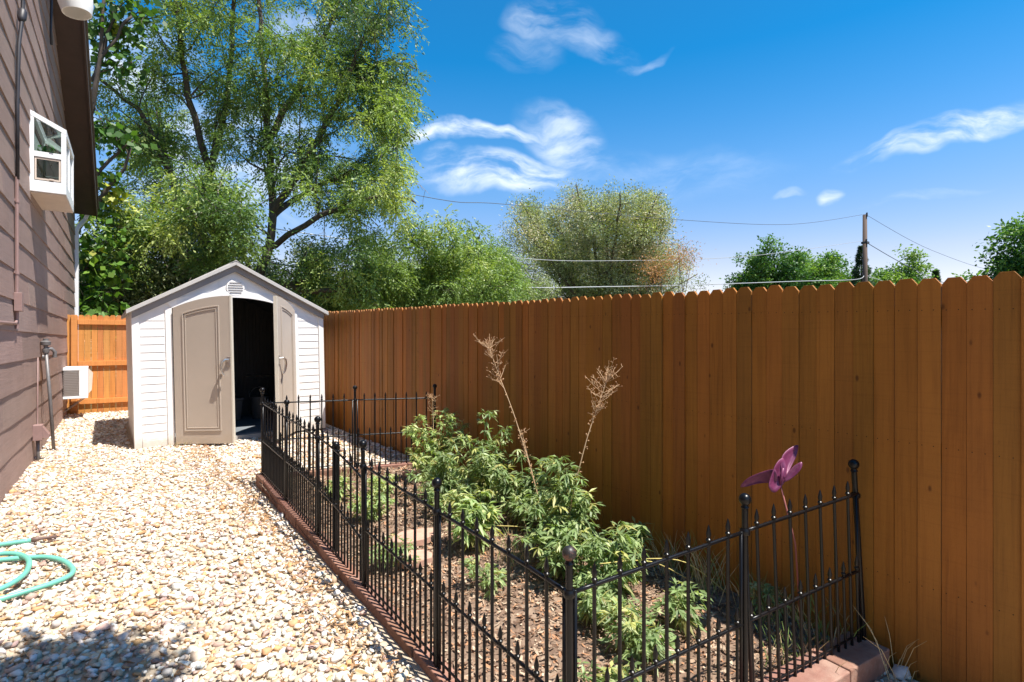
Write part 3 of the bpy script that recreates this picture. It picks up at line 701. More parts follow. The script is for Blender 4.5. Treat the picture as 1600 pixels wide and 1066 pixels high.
# ------------------------------------------------------------------ iron fence
LEFT = [(1.22, 1.33), (1.228, 2.23), (1.236, 3.13), (1.244, 4.03), (1.252, 4.93), (1.26, 5.83)]
RIGHT = [(1.22, 1.33), (2.09, 1.23), (2.97, 1.13)]
BACK = [(1.26, 5.83), (2.13, 5.65), (2.96, 5.43)]
def base_at(x, y): return bedz(y) + (.055*min((x-1.22)/.87, 1.6) if y < 1.32 and x > 1.22 else 0)
def iron_post(x, y, label, h=.86, m='iron', lean=(0, 0), rest=None, worn=None):
    z = base_at(x, y); p = empty('iron_post', (x, y, z), (R(lean[0]), R(lean[1]), 0), label, 'fence post', 'posts of the low iron fence')
    mb = MB(); mb.lathe((0, 0, -.05), [(.0125, 0), (.0125, h-.01)], 10); mb.lathe((0, 0, .692), [(.017, 0), (.021, .006), (.021, .02), (.017, .026)], 12)
    mb.lathe((0, 0, h-.062), [(.0118, 0), (.017, .005), (.013, .012), (.013, .020)], 12); mb.build('shaft', M['iron'], p, smooth='auto')
    n = 10; mb = MB(); mb.lathe((0, 0, h-.024), [(.0245*math.sin(math.pi*i/n), -.0245*math.cos(math.pi*i/n)) for i in range(n+1)], 16); mb.build('ball_finial', M[worn or m], p, smooth=True)
    return p
def spear(mb, x, z, r=.0066):
    mb.lathe((x, 0, z), [(r, 0), (.011, .004), (.011, .010), (r, .014), (.0085, .022), (.0100, .032), (.005, .054), (.0008, .066)], 7)
def iron_panel(A, B, label, droop=None, lean=0, shear=0):
    ax, ay = A; bx, by = B; L = math.hypot(bx-ax, by-ay); za = base_at(*A); zb_ = base_at(*B)
    th = math.atan2(by-ay, bx-ax)
    root = empty('iron_fence_panel', (ax, ay, za), (R(lean), 0, th), label, 'fence panel', 'panels of the low iron fence')
    def dz(u):
        v = (zb_-za)*u/L
        if droop: v += droop(u/L)
        return v
    def railpts(h, a=.018, b=None): 
        b = b if b is not None else L-.018; return [(a+(b-a)*i/12-shear*h, 0, h+dz(a+(b-a)*i/12)) for i in range(13)]
    for h in (.705, .335, .03):
        MB().tube(railpts(h), .0078 if h > .1 else .006, 6).build('rail', M['iron'], root, smooth=True)
    sp = .1115; off = (L - 8*sp)/2
    for i in range(1, 8):
        u = off+i*sp; j = rnd.uniform(-.002, .002); mb = MB(); mb.tube([(u+j, 0, -.02+dz(u)), (u-shear*.715, 0, .715+dz(u))], .0071, 7); spear(mb, u-shear*.715, .715+dz(u)); mb.build('tall_picket', M['iron'], root, smooth='auto')
    for i in range(8):
        u = off+(i+.5)*sp; mb = MB(); mb.tube([(u, 0, -.02+dz(u)), (u-shear*.345, 0, .345+dz(u))], .0066, 7); spear(mb, u-shear*.345, .345+dz(u), .0062); mb.build('short_picket', M['iron'], root, smooth='auto')
    for u in (.024, L-.024):
        MB().tube([(u, 0, -.03+dz(u)), (u-shear*.71, 0, .71+dz(u))], .0075, 7).build('end_bar', M['iron'], root, smooth=True)
    return root
names = ['at the near front corner of the garden bed, rust worn ball', 'first along the gravel side past the corner', 'second along the gravel side past the corner', 'third along the gravel side past the corner', 'last but one before the shed on the gravel side', 'at the far corner in front of the dark shed doorway']
for k, (x, y) in enumerate(LEFT):
    iron_post(x, y, 'iron ball top post ' + names[k], worn='rusty' if k in (0,) else None, lean=(0, rnd.uniform(-.6, .6)))
iron_post(1.26, 3.69, 'short black iron post with ball top, standing behind the sagging fence panel', h=.74)
pn = ['nearest panel of the gravel side', 'second panel of the gravel side', 'third panel of the gravel side, top rail sagging', 'fourth panel of the gravel side', 'farthest panel of the gravel side near the shed']
for k in range(5):
    dr = (lambda u: -.085*(1-u)**2) if k == 2 else (lambda u, k=k: -.006*math.sin(math.pi*u)*((k*7) % 3-1))
    iron_panel(LEFT[k], LEFT[k+1], 'low black iron spear top fence, ' + pn[k], dr)
iron_post(*RIGHT[1], 'black iron post with ball top, midway along the near side below the purple butterfly', lean=(0, 0))
iron_post(*RIGHT[2], 'black iron post with ball top, leaning against the brown timber fence', lean=(-1.5, -3.8), h=.88)
iron_panel(RIGHT[0], RIGHT[1], 'low black iron spear top fence, left panel of the near side from the corner post')
iron_panel((2.11, 1.228), (2.96, 1.13), 'low black iron spear top fence, tilted panel ending at the timber fence', lambda u: .01*u, shear=.055)
iron_post(*BACK[1], 'black iron post with ball top, midway along the far side of the bed')
iron_post(*BACK[2], 'black iron post with ball top, far side of the bed against the timber fence')
iron_panel(BACK[0], BACK[1], 'low black iron spear top fence, far side panel in front of the white shed')
iron_panel(BACK[1], BACK[2], 'low black iron spear top fence, far side panel behind the leafy weeds')

# edging bricks
def brick_run(A, B, L, label, off=0, first=None, last=None, wd=.09):
    ax, ay = A; bx, by = B; T = math.hypot(bx-ax, by-ay); n = int(T/L); L = T/n; d = Vector((bx-ax, by-ay, 0)).normalized(); q = Vector((-d.y, d.x, 0))
    for k in range(n):
        a = Vector((ax, ay, 0)) + d*(L*k+.003) + q*rnd.uniform(-.006, .006); 
        l_ = L-.006; za = base_at(a.x, a.y); zb_ = base_at(a.x+d.x*l_, a.y+d.y*l_)
        th = math.atan2(d.y, d.x) + R(rnd.uniform(-1, 1)); v = rnd.uniform(.75, 1.15); col = (v, v*rnd.uniform(.92, 1.05), v*rnd.uniform(.9, 1.05))
        Mx = Matrix.Translation((a.x, a.y, 0)) @ Matrix.Rotation(th, 4, 'Z')
        mb = MB(); c = .5*wd; hh = rnd.uniform(-.003, .003)
        vs = [Vector(p) for p in ((0, -c, za-.14), (l_, -c, zb_-.14), (l_, c, zb_-.14), (0, c, za-.14), (0, -c, za+hh), (l_, -c, zb_+hh), (l_, c, zb_+hh), (0, c, za+hh))]
        mb.add(vs, [(0, 3, 2, 1), (4, 5, 6, 7), (0, 1, 5, 4), (1, 2, 6, 5), (2, 3, 7, 6), (3, 0, 4, 7)], col)
        o = mb.build('edging_brick', M['brick'], None, bevel=.006)
        # put the origin at the brick itself
        o.data.transform(Matrix.Rotation(0, 4, 'Z')); o.matrix_world = Mx
        lb = label
        if k == 0 and first: lb = first
        if k == n-1 and last: lb = last
        tag(o, lb, 'brick', 'red brown bricks edging the garden bed')
brick_run((1.222, 1.25), (1.262, 5.9), .29, 'red brown edging brick under the long gravel side of the iron fence')
brick_run((1.28, 1.30), (2.99, 1.11), .29, 'red brown edging brick under the near side of the iron fence', last='sunlit pinkish edging brick at the right end against the timber fence', wd=.19)
brick_run((1.33, 5.83), (3.0, 5.44), .29, 'red brown edging brick under the far side of the iron fence')
M['paver'] = mat('red_paver', (.52, .30, .22), .9, var=.25, scale=9, bump=.002, bscale=90, dark=((.3, .2, .15, 1), 7, .5, .7, .6))
for (x, y, a, sx, sy, lb) in ((1.80, 3.62, 12, .40, .22, 'flat red sandstone paver lying on the soil in the middle of the bed'), (1.66, 3.30, -8, .26, .20, 'smaller red paver nearer the iron fence beside the large one'), (2.6, 5.15, 25, .35, .2, 'pinkish paver at the far end of the bed below the fence')):
    m_ = MB(); z = bedz(y) - .03; pts_ = [(sx*math.cos(t)*rnd.uniform(.42, .58), sy*math.sin(t)*rnd.uniform(.45, .6)) for t in np.linspace(0, 2*math.pi, 9)[:-1]]
    m_.prism(pts_, 'z', 0, .05); o = m_.build('paver', M['paver'], bevel=.006); o.location = (x, y, z); o.rotation_euler = (0, R(1), R(a)); tag(o, lb, 'paver')
# rocks in the bed by the right corner
for i, (x, y, r, lb) in enumerate(((2.2, 1.36, .035, 'small white stone on the soil behind the near iron fence'), (2.98, .98, .05, 'grey stone at the foot of the timber fence in the lower right corner'), (2.90, .93, .03, 'small grey stone lying left of the larger one in the lower right corner'))):
    o = scatter_rocks('stone', np.array([[0, 0, 0.]]), np.array([r]), np.array([[.6, .56, .52]]), M['stone'], protos); o.location = (x, y, gz(y)+r*.4 if y < 1.1 else bedz(y)-.02); tag(o, lb, 'stone')

# ------------------------------------------------------------------ hose
def smooth_path(pts, n=8):
    P_ = [Vector(p) for p in pts]; out = []
    for i in range(len(P_)-1):
        p0 = P_[max(i-1, 0)]; p1 = P_[i]; p2 = P_[i+1]; p3 = P_[min(i+2, len(P_)-1)]
        for k in range(n):
            t = k/n; out.append(.5*((2*p1)+(p2-p0)*t+(2*p0-5*p1+4*p2-p3)*t*t+(3*p1-p0-3*p2+p3)*t**3))
    out.append(P_[-1]); return out
hz = lambda x, y: (x, y, gz(y)+.035)
hs = empty('garden_hose', (-.4, 4.6, .04), label='teal green garden hose coiled on the pale gravel', cat='hose')
coil = [(-.41, 5.155), (-.72, 5.16), (-.80, 4.98), (-.70, 4.86), (-.538, 4.84), (-.407, 4.79), (-.30, 4.73), (-.21, 4.60), (-.155, 4.42), (-.165, 4.31), (-.24, 4.24), (-.36, 4.19), (-.50, 4.15), (-.66, 4.16), (-.76, 4.3), (-.79, 4.5), (-.72, 4.75),
        (-.60, 4.90), (-.47, 4.86), (-.39, 4.70), (-.375, 4.52), (-.40, 4.38), (-.47, 4.27), (-.60, 4.22), (-.72, 4.30), (-.76, 4.42), (-.70, 4.6)]
pp = smooth_path([(x, y, gz(y)+.033+(.018 if i > 16 else 0)) for i, (x, y) in enumerate(coil)], 6)
under(MB().tube(pp, .0155, 10).build('tube', M['hose'], smooth=True), hs)
mb = MB(); mb.tube([hz(-.41, 5.156), hz(-.37, 5.153), hz(-.365, 5.152), hz(-.27, 5.14)], [.016, .016, .011, .010], 10); under(mb.build('nozzle', M['hosedark'], smooth=True), hs)

# ------------------------------------------------------------------ butterfly ornament
bt = empty('butterfly_ornament', (2.80, 1.42, 0), label='purple metal butterfly on a thin stake in the bed, in front of the timber fence', cat='garden ornament')
ctr = Vector((2.745, 1.425, .808))
mb = MB(); mb.tube([ctr+Vector((0, 0, -.03)), ctr+Vector((.062, -.045, -.333)), (2.83, 1.36, .0)], .0045, 7); under(mb.build('stake', M['stake'], smooth=True), bt)
rv = Vector((.803, -.596, 0)); fv = Vector((.596, .803, 0)); uv_ = Vector((0, 0, 1))
def wing(poly, name, bow=.014):
    """poly in (right, up, forward) offsets, metres; smooth outline, cupped sheet with thickness"""
    c = [Vector(q) for q in poly]; n = len(c); out = []
    for i in range(n):
        p0, p1, p2, p3 = c[i-1], c[i], c[(i+1) % n], c[(i+2) % n]
        for k in range(5): t = k/5; out.append(.5*((2*p1)+(p2-p0)*t+(2*p0-5*p1+4*p2-p3)*t*t+(3*p1-p0-3*p2+p3)*t**3))
    root_ = c[0]; ctrd = sum(out, Vector())/len(out); bm = bmesh.new(); rings = []
    for f in (1, .72, .45, .2):
        rings.append([bm.verts.new(ctr + (lambda q: rv*q.x+uv_*q.y+fv*q.z)(ctrd.lerp(q_, f)) + (fv-uv_*.6)*bow*(1-f*f)) for q_ in out])
    m_ = len(out)
    for A_, B_ in zip(rings[:-1], rings[1:]):
        for i in range(m_): bm.faces.new((A_[i], A_[(i+1) % m_], B_[(i+1) % m_], B_[i]))
    bm.faces.new(rings[-1])
    for f in bm.faces: f.smooth = True
    me = bpy.data.meshes.new(name); bm.to_mesh(me); bm.free(); me.materials.append(M['butterfly'])
    o = bpy.data.objects.new(name, me); COL.objects.link(o); under(o, bt)
    so_ = o.modifiers.new('t', 'SOLIDIFY'); so_.thickness = .003; return o
wing([(.023, -.006, 0), (.014, .045, .02), (.030, .098, .045), (.076, .133, .07), (.135, .149, .09), (.121, .105, .07), (.090, .062, .05), (.047, .012, .02)], 'wing')
wing([(-.025, .040, .0), (-.076, .022, .03), (-.14, -.020, .06), (-.166, -.068, .08), (-.094, -.040, .05), (-.055, -.030, .03), (-.020, -.020, .0)], 'wing')
wing([(.010, -.016, -.01), (.050, .050, -.01), (.096, .086, -.02), (.090, .052, -.03), (.048, .002, -.02)], 'lower_wing', .006)
wing([(.030, .094, .03), (-.012, .072, .01), (-.045, .023, -.01), (-.066, -.035, -.02), (-.041, -.068, -.02), (-.004, -.046, -.01), (.025, -.006, -.004), (.036, .053, .015)], 'lower_wing')
mb = MB(); mb.tube([ctr+rv*.015+uv_*.05, ctr+rv*.005, ctr+uv_*-.04], [.006, .010, .005], 8); under(mb.build('body', M['butterfly'], smooth=True), bt)

# ------------------------------------------------------------------ garden weeds
GREEN = np.array([[.18, .25, .11], [.24, .32, .15], [.32, .39, .19], [.41, .45, .24], [.48, .47, .20], [.19, .24, .13]])
GW = np.array([.26, .30, .22, .12, .04, .06])
def weed(x, y, label, h, spread, nst, nwh, leafL=.075, pale=0, dryf=.1, lean=(0, 0), top_only=False, cat='plant', group=None, name='weed_plant', nl=6, zmin=.15):
    z = soilz(x, y); root = empty(name, (x, y, z), label=label, cat=cat, group=group); h *= 1.0 if top_only or zmin > .3 else 1.17; nwh = int(nwh*1.5)
    stems = MB(); Ps, Ds, Ls, Ws, Cs = [], [], [], [], []
    nst = max(3, int(nst*1.0))
    for s in range(nst):
        a = rnd.uniform(0, 6.283); sp = spread*math.sqrt(rnd.random()); hh = h*rnd.choice([rnd.uniform(.35, .8), rnd.uniform(.75, 1.08)])*(1-.35*sp/max(spread, .01))
        tip = Vector((math.cos(a)*sp + lean[0], math.sin(a)*sp + lean[1], hh)); mid = Vector((tip.x*.35, tip.y*.35, hh*.55)) + Vector((rnd.uniform(-.03, .03), rnd.uniform(-.03, .03), 0))
        b0 = Vector((rnd.uniform(-.02, .02), rnd.uniform(-.02, .02), -.01)); path = smooth_path([b0, mid, tip], 5)
        if x+tip.x > 3.0: path = [Vector((min(p.x, 3.0-x-.02), p.y, p.z)) for p in path]
        v = rnd.uniform(.8, 1.3); stems.tube(path, [.0045*(1-i/len(path)*.65) for i in range(len(path))], 5, (v, v*rnd.uniform(.9, 1.1), v))
        zz = max(zmin, .38)
        for k in range(nwh+2):
            tipw = k < 2 or top_only; t = (rnd.uniform(.93, 1) if tipw else rnd.uniform(zz, 1)); q = path[min(int(t*(len(path)-1)), len(path)-1)]
            pa = rnd.uniform(0, 6.283); pl = rnd.uniform(.02, .10)*(1.3-t*.7); pe = q + Vector((math.cos(pa)*pl, math.sin(pa)*pl, rnd.uniform(-.01, .05)))
            if x+pe.x > 2.98: pe.x = 2.98-x
            stems.tube([q, pe], .0015, 3, (v, v, v), cap=False)
            base_c = GREEN[rng.choice(6, p=GW)] * (1+pale*.6) + pale*np.array([.08, .08, .01])
            if rnd.random() < dryf*.7: base_c = np.array([.40, .37, .15])*rnd.uniform(.7, 1.1)
            m = nl + rnd.randint(0, 2) if tipw else rnd.randint(3, 5); sc = rnd.uniform(.7, 1.15)*(1.25-.4*t)
            for j in range(m):
                ja = 6.283*j/m + rnd.uniform(-.3, .3) if tipw else pa + rnd.uniform(-1.1, 1.1)
                d = np.array([math.cos(ja), math.sin(ja), rnd.uniform(-1.1, .45)]); d /= np.linalg.norm(d)
                Ps.append(tuple(pe)); Ds.append(d); Ls.append(leafL*1.05*sc*rnd.uniform(.65, 1.2)); Ws.append(leafL*sc*rnd.uniform(.20, .32)); Cs.append(base_c*rnd.uniform(.8, 1.25))
    stems.build('stem', M['stem'], root, smooth=True)
    if Ps:
        Ps_ = np.array(Ps); V, F, C = leaf_quads(Ps_, np.array(Ds), np.array(Ls), np.array(Ws), np.clip(np.array(Cs), .01, .6), .6)
        V[:, 0] = np.minimum(V[:, 0], 3.015-x)
        np_mesh('foliage', V, F, M['leaf'], root, C)
    return root
def seed_stalk(x, y, pts, label, head=.10, side=12, name='dry_flower_stalk', z=None, dens=26, hr=(.6, 1)):
    """dried stem with a branching seed head and small husks down the stem"""
    z = soilz(x, y) if z is None else z; root = empty(name, (x, y, z), label=label, cat='dry plant')
    path = smooth_path(pts, 7); mb = MB(); n = len(path); mb.tube(path, [.0048*(1-.6*i/n) for i in range(n)], 6, (1, 1, 1))
    hb = mb; sh = MB(); tip = path[-1]; d0 = (path[-1]-path[-4]).normalized()
    for k in range(dens):
        t = rnd.uniform(0, 1)**1.5; st = path[-1-int(t*min(10, n-2))]
        dr_ = (d0*.8 + Vector((rnd.gauss(0, .75), rnd.gauss(0, .75), rnd.uniform(-.1, .3)))).normalized(); l_ = head*rnd.uniform(.35, 1.15)
        e = st + dr_*l_; m_ = (st+e)/2 + Vector((rnd.gauss(0, .006), rnd.gauss(0, .006), -.004)); hb.tube([st, m_, e], [.0018, .0014, .001], 4, (1.05, 1, 1))
        for j in range(5):
            f = rnd.uniform(.35, 1); c = st.lerp(e, f); e2 = c + Vector((rnd.gauss(0, .017), rnd.gauss(0, .017), rnd.uniform(.0, .028))); hb.tube([c, e2], .0009, 3, (1, .95, .9)); v = rnd.uniform(.7, 1.1)
            r_ = rnd.uniform(.0022, .0042); sh.lathe(e2, [(r_*.4, -r_), (r_, 0), (r_*.3, r_*1.2)], 5, (v*.95, v*.75, v*.65))
    for k in range(side):
        i = rnd.randint(int(n*.25), int(n*.8)); v = rnd.uniform(.7, 1.1); c = path[i] + Vector((rnd.gauss(0, .012), rnd.gauss(0, .012), rnd.gauss(0, .008))); r_ = rnd.uniform(.003, .007)
        sh.lathe(c, [(r_*.4, -r_), (r_, 0), (r_*.3, r_*1.2)], 5, (v, v*.85, v*.75)); hb.tube([path[i], c], .001, 3, (1, 1, 1))
    hb.build('stem', M['dry'], root); sh.build('seed_husks', M['dry'], root); return root
weed(2.68, 4.95, 'yellow green leafy bush at the far end of the bed by the far iron post', .74, .36, 13, 20, .07, pale=.35, dryf=.2)
weed(2.5, 4.35, 'broad leafy green bush between the yellowish bush and the tall middle one', .50, .36, 12, 18, .08)
weed(2.62, 3.90, 'tall leafy green bush rising against the timber fence, in the middle of the bed', .76, .34, 15, 22, .075)
weed(2.68, 3.42, 'drooping leafy bush just left of the tall bare seed stalk', .70, .26, 12, 20, .08)
weed(2.25, 3.95, 'spreading low green weed beside the flat red paver', .30, .26, 7, 11, .07, dryf=.15)
weed(2.10, 3.28, 'small drooping weed with large pale leaves in the centre of the bed', .42, .18, 8, 12, .10, pale=.2)
weed(2.36, 2.58, 'large bushy green weed at the foot of the branched seed stalk', .56, .30, 14, 19, .085)
weed(2.42, 2.28, 'dense green weed right of the largest bush near the timber fence', .40, .20, 10, 15, .085)
weed(2.12, 2.12, 'low leafy weed in front of the largest bush, near the corner post', .20, .17, 6, 9, .075)
weed(2.60, 2.95, 'slender green weed with sprawling pale stems behind the largest bush', .50, .26, 10, 15, .09, pale=.15)
weed(2.42, 1.80, 'small upright weed with drooping leaves near the right end of the bed', .24, .10, 5, 9, .075)
weed(2.05, 1.72, 'small leafy weed just behind the near iron fence', .26, .16, 7, 12, .07)
weed(1.70, 1.60, 'little weed with broad leaves close behind the corner post', .18, .12, 5, 9, .07)
weed(1.70, 4.9, 'small bright green weed at the far left of the bed', .26, .10, 6, 8, .07, pale=.3, name='weed_plant')
weed(1.75, 4.25, 'low pale weed along the far part of the iron fence', .22, .22, 8, 10, .06, pale=.3)
weed(1.50, 3.35, 'low straggly weed close behind the third iron panel', .20, .16, 6, 9, .06)
weed(1.85, 2.7, 'small sparse weed on bare soil behind the second iron panel', .18, .14, 5, 8, .06)
weed(2.05, 4.75, 'low yellowing weed near the far iron fence', .20, .22, 8, 10, .06, pale=.4, dryf=.3)
weed(2.74, 2.42, 'tall thin stalk with one umbrella shaped tuft of leaves against the timber fence', .66, .07, 4, 8, .085, top_only=True, nl=7, lean=(.0, -.05))
weed(2.38, 2.72, 'leafy green top on a pale stem below the branched seed head', 1.10, .09, 9, 14, .075, lean=(.06, -.02), zmin=.70)
weed(2.9, 1.6, 'small weed at the base of the timber fence behind the butterfly', .16, .10, 4, 7, .06)
seed_stalk(2.55, 2.98, [(0, 0, 0), (-.06, .10, .45), (-.14, .22, .9), (-.20, .33, 1.20), (-.25, .40, 1.42)], 'tall bare dry stalk with a brown branching seed head, highest in the bed', .14, 26, dens=34)
seed_stalk(2.40, 2.66, [(0, 0, 0), (.03, -.02, .4), (.12, -.06, .8), (.20, -.08, 1.02), (.27, -.11, 1.22)], 'dry branched seed stalk leaning right above the largest green bush', .16, 40, dens=34)
seed_stalk(2.64, 3.12, [(0, 0, 0), (-.03, .06, .3), (-.09, .12, .62), (-.12, .15, .80)], 'thin dry stalk with pale husks close beside the tallest one', .05, 40, dens=8)
seed_stalk(2.72, 5.02, [(0, 0, .1), (0, 0, .5), (.0, .02, .80)], 'reddish dry seed tuft on top of the yellow green bush', .08, 5, dens=18)
# sprawling pale stems
for i, (a, b, lb) in enumerate((((2.25, 2.2), (2.9, 2.0), 'long pale bent stem sprawling over the soil toward the timber fence'), ((2.5, 2.1), (2.95, 1.85), 'second pale bent stem sprawling beside the first toward the timber fence'), ((2.1, 3.0), (2.6, 2.7), 'pale straw stem arching out of the largest bush'))):
    p0 = Vector((a[0], a[1], soilz(*a)+.25)); p2 = Vector((b[0], b[1], soilz(*b)+.02)); tag(MB().tube(smooth_path([p0, (p0+p2)/2+Vector((0, 0, .08)), p2], 6), .003, 5, (1.1, 1.3, .7)).build('pale_stem', M['dry'], smooth=True), lb, 'stem')
# dead vine with grass at the right fence end
def tuft(x, y, label, n, h, dry=.5, z=None, spread=.06, lean=(0, 0)):
    z = soilz(x, y) if z is None else z; root = MB(); 
    for k in range(n):
        a = rnd.uniform(0, 6.28); l_ = h*rnd.uniform(.4, 1); o0 = Vector((rnd.gauss(0, spread), rnd.gauss(0, spread), 0)); tp = o0 + Vector((math.cos(a)*l_*.45+lean[0], math.sin(a)*l_*.45+lean[1], l_*.85))
        if x+tp.x > 3.02: tp.x = 3.01-x
        if x+o0.x > 3.02: o0.x = 3.0-x
        c = (.55, .42, .22) if rnd.random() < dry else (.20, .30, .08); v = rnd.uniform(.7, 1.1)
        root.tube([o0, (o0+tp)/2+Vector((0, 0, l_*.15)), tp], [.0018, .0015, .0005], 3, tuple(v*q for q in c), cap=False)
    o = root.build('grass_tuft', M['chip']); o.location = (x, y, z); return tag(o, label, 'grass tuft', 'grass tufts in the garden bed')
tuft(2.92, 1.95, 'dry grass tuft at the foot of the timber fence, left of the butterfly', 70, .38, .7)
tuft(2.94, 2.25, 'dry grass tuft at the timber fence behind the umbrella topped weed', 50, .34, .7)
tuft(2.92, 1.60, 'grass tuft at the timber fence directly under the butterfly', 70, .30, .6)
tuft(2.60, 1.32, 'green and dry grass tuft behind the right iron panel', 40, .24, .4)
tuft(2.88, 1.30, 'grass tuft in the right corner by the leaning iron post', 40, .3, .5)
tuft(2.2, 2.95, 'straw coloured grass tuft between the weeds in mid bed', 40, .3, .8)
tuft(1.9, 5.3, 'grass tuft at the far iron fence near the shed', 40, .2, .4)
tuft(2.98, 1.02, 'dry stems outside the brick end in the lower right corner', 12, .35, .9, z=-.06, lean=(-.12, 0))
tuft(.78, 8.50, 'dry grass wisps in front of the taupe left shed door', 60, .10, .9, z=gz(8.5)+.01, spread=.12)
tuft(2.95, 4.6, 'dry grass tuft behind the yellow green bush at the timber fence', 50, .3, .6)

# ------------------------------------------------------------------ trees
def rvec(s=1.): return Vector((rnd.gauss(0, s), rnd.gauss(0, s), rnd.gauss(0, s)))
def tree(name, label, limbs, nside, slen, ncl, cl_r, pal, pw, leaf, per_cl, mleaf, cat='tree', group=None, up=.25, droop=.55, keep=None, trunk_sides=8, dead=0, cldens=None, twig_r=.012, sprays=True, bark=None):
    """limbs: list of (points, r0, r1). Side branches leave the limbs, leaf clusters sit along their outer part."""
    base = Vector(limbs[0][0][0]); root = empty(name, base, label=label, cat=cat, group=group); T = lambda p: Vector(p)-base
    wood = MB(); cents = []
    for pts_, r0, r1 in limbs:
        path = smooth_path([T(p) for p in pts_], 4); n = len(path)
        path = [p + rvec(.03)*min(1, i) for i, p in enumerate(path)]
        if keep and limbs.index((pts_, r0, r1)) > 0:
            while len(path) > 5 and not keep(path[-1]+base): path.pop()
            n = len(path)
        wood.tube(path, [r0+(r1-r0)*i/(n-1) for i in range(n)], trunk_sides)
        for s in range(nside):
            f = rnd.uniform(.28, 1); i = min(int(f*(n-1)), n-2); p = path[i]; d = (path[i+1]-path[i]).normalized()
            out = Vector((p.x, p.y, 0)); out = out.normalized() if out.length > .3 else Vector((0, 0, 0))
            v = (d*.5 + rvec(.6) + out*.35 + Vector((0, 0, up))).normalized(); l_ = slen*rnd.uniform(.45, 1.1)
            q = [p]; dd = v
            for k in range(5): 
                dd = (dd + rvec(.16) + Vector((0, 0, -.05*droop*k))).normalized(); q.append(q[-1]+dd*l_/5)
            if keep and not keep(q[-1]+base): continue
            rr = max((r0+(r1-r0)*f)*.38, .016); wood.tube(q, [rr*(1-.16*k) for k in range(6)], 5, cap=False)
            for c in range(ncl):
                g = rnd.uniform(.3, 1.05); k = min(int(g*5), 4); pt = q[k].lerp(q[k+1], min(g*5-k, 1)); off = rvec(.5); off = off.normalized()*cl_r*rnd.uniform(.3, 1.1); cc = pt+off
                if keep and not keep(cc+base): continue
                wood.tube([pt, (pt+cc)/2+rvec(.03), cc], [twig_r, twig_r*.7, twig_r*.3], 3, cap=False); cents.append(cc)
    (wood).build('trunk', bark or M['bark'], root, smooth=True)
    C0 = np.array([c[:] for c in cents]); nC = len(C0); ci = rng.choice(len(pal), nC, p=np.array(pw)/sum(pw))
    # patches of the same tone: neighbours agree
    seeds = C0[rng.choice(nC, min(nC, max(6, nC//9)), replace=False)]; sid = np.argmin(((C0[:, None]-seeds[None])**2).sum(2), 1); sp = rng.choice(len(pal), len(seeds), p=np.array(pw)/sum(pw))
    ci = np.where(rng.random(nC) < .7, sp[sid], ci); pal = np.array(pal)
    m = per_cl; nb = 7 if sprays else 1
    cc = np.repeat(C0, m, 0); cid = np.repeat(ci, m)
    P = cc + rng.normal(0, cl_r*.45, cc.shape)*np.array([1, 1, .7]); outd = unit(P-cc + rng.normal(0, .12, P.shape)); D = unit(outd + np.array([0, 0, -droop]) + rng.normal(0, .3, P.shape))
    tone = pal[cid]*rng.uniform(.72, 1.25, (len(P), 1))
    if sprays:
        L = leaf[0]*3.4*rng.uniform(.6, 1.1, len(P)); t = np.tile(np.linspace(.1, 1, nb), len(P)); Pr = np.repeat(P, nb, 0) + np.repeat(D, nb, 0)*(t*np.repeat(L, nb))[:, None] + np.array([0, 0, -.25])*(t**2*np.repeat(L, nb))[:, None]
        sd = unit(np.cross(D, np.array([0, 0, 1.])+rng.normal(0, .3, D.shape))); sg = np.tile(np.where(np.arange(nb) % 2, 1., -1.), len(P))
        Dr = unit(np.repeat(sd, nb, 0)*sg[:, None]*.7 + np.repeat(D, nb, 0)*.9 + np.array([0, 0, -.25]) + rng.normal(0, .15, Pr.shape)); P, D, tone = Pr, Dr, np.repeat(tone, nb, 0)
    else: D = unit(D + rng.normal(0, .35, D.shape))
    n = len(P); V, F, C = dia_quads(P, D, leaf[0]*rng.uniform(.7, 1.2, n), leaf[1]*rng.uniform(.7, 1.2, n), np.clip(tone*rng.uniform(.9, 1.1, (n, 1)), .01, .7))
    np_mesh('crown', V, F, mleaf, root, C)
    if dead:
        for k in range(dead):
            dm = MB(); p = Vector(C0[rng.integers(nC)]); d = (rvec(.5)+Vector((0, 0, -.6))).normalized(); q = [p]
            for j in range(6): d = (d+rvec(.3)+Vector((0, 0, -.1))).normalized(); q.append(q[-1]+d*.22)
            dm.tube(q, [.016, .014, .012, .010, .008, .006, .003], 4)
            for j in (2, 3, 4, 5):
                e = q[j]+rvec(.22)+Vector((0, 0, -.1)); dm.tube([q[j], (q[j]+e)/2+rvec(.04), e], [.008, .006, .003], 3)
            dm.build('dead_branch', M['deadwood'], root)
    return root
def radial(base, h, spread, n, r, trunk=.3, top=.95, asym=(0, 0)):
    b = Vector(base); fk = b+Vector((rnd.uniform(-.2, .2), rnd.uniform(-.2, .2), h*trunk)); L_ = [([b, (b+fk)/2+rvec(.05), fk], r, r*.8)]
    for k in range(n):
        a = 6.283*k/n + rnd.uniform(-.3, .3); f = rnd.uniform(.35, 1); s_ = spread*f; z = h*top*(1-.45*f*f)*rnd.uniform(.85, 1.05)
        e = b + Vector((math.cos(a)*s_+asym[0], math.sin(a)*s_+asym[1], z)); m_ = fk.lerp(e, .5)+Vector((math.cos(a)*s_*.15, math.sin(a)*s_*.15, .1*h))*.6
        L_.append(([fk, m_, e], r*.55, r*.10))
    return L_
LG = [(.11, .18, .06), (.175, .25, .08), (.26, .34, .10), (.37, .42, .14), (.08, .13, .055)]
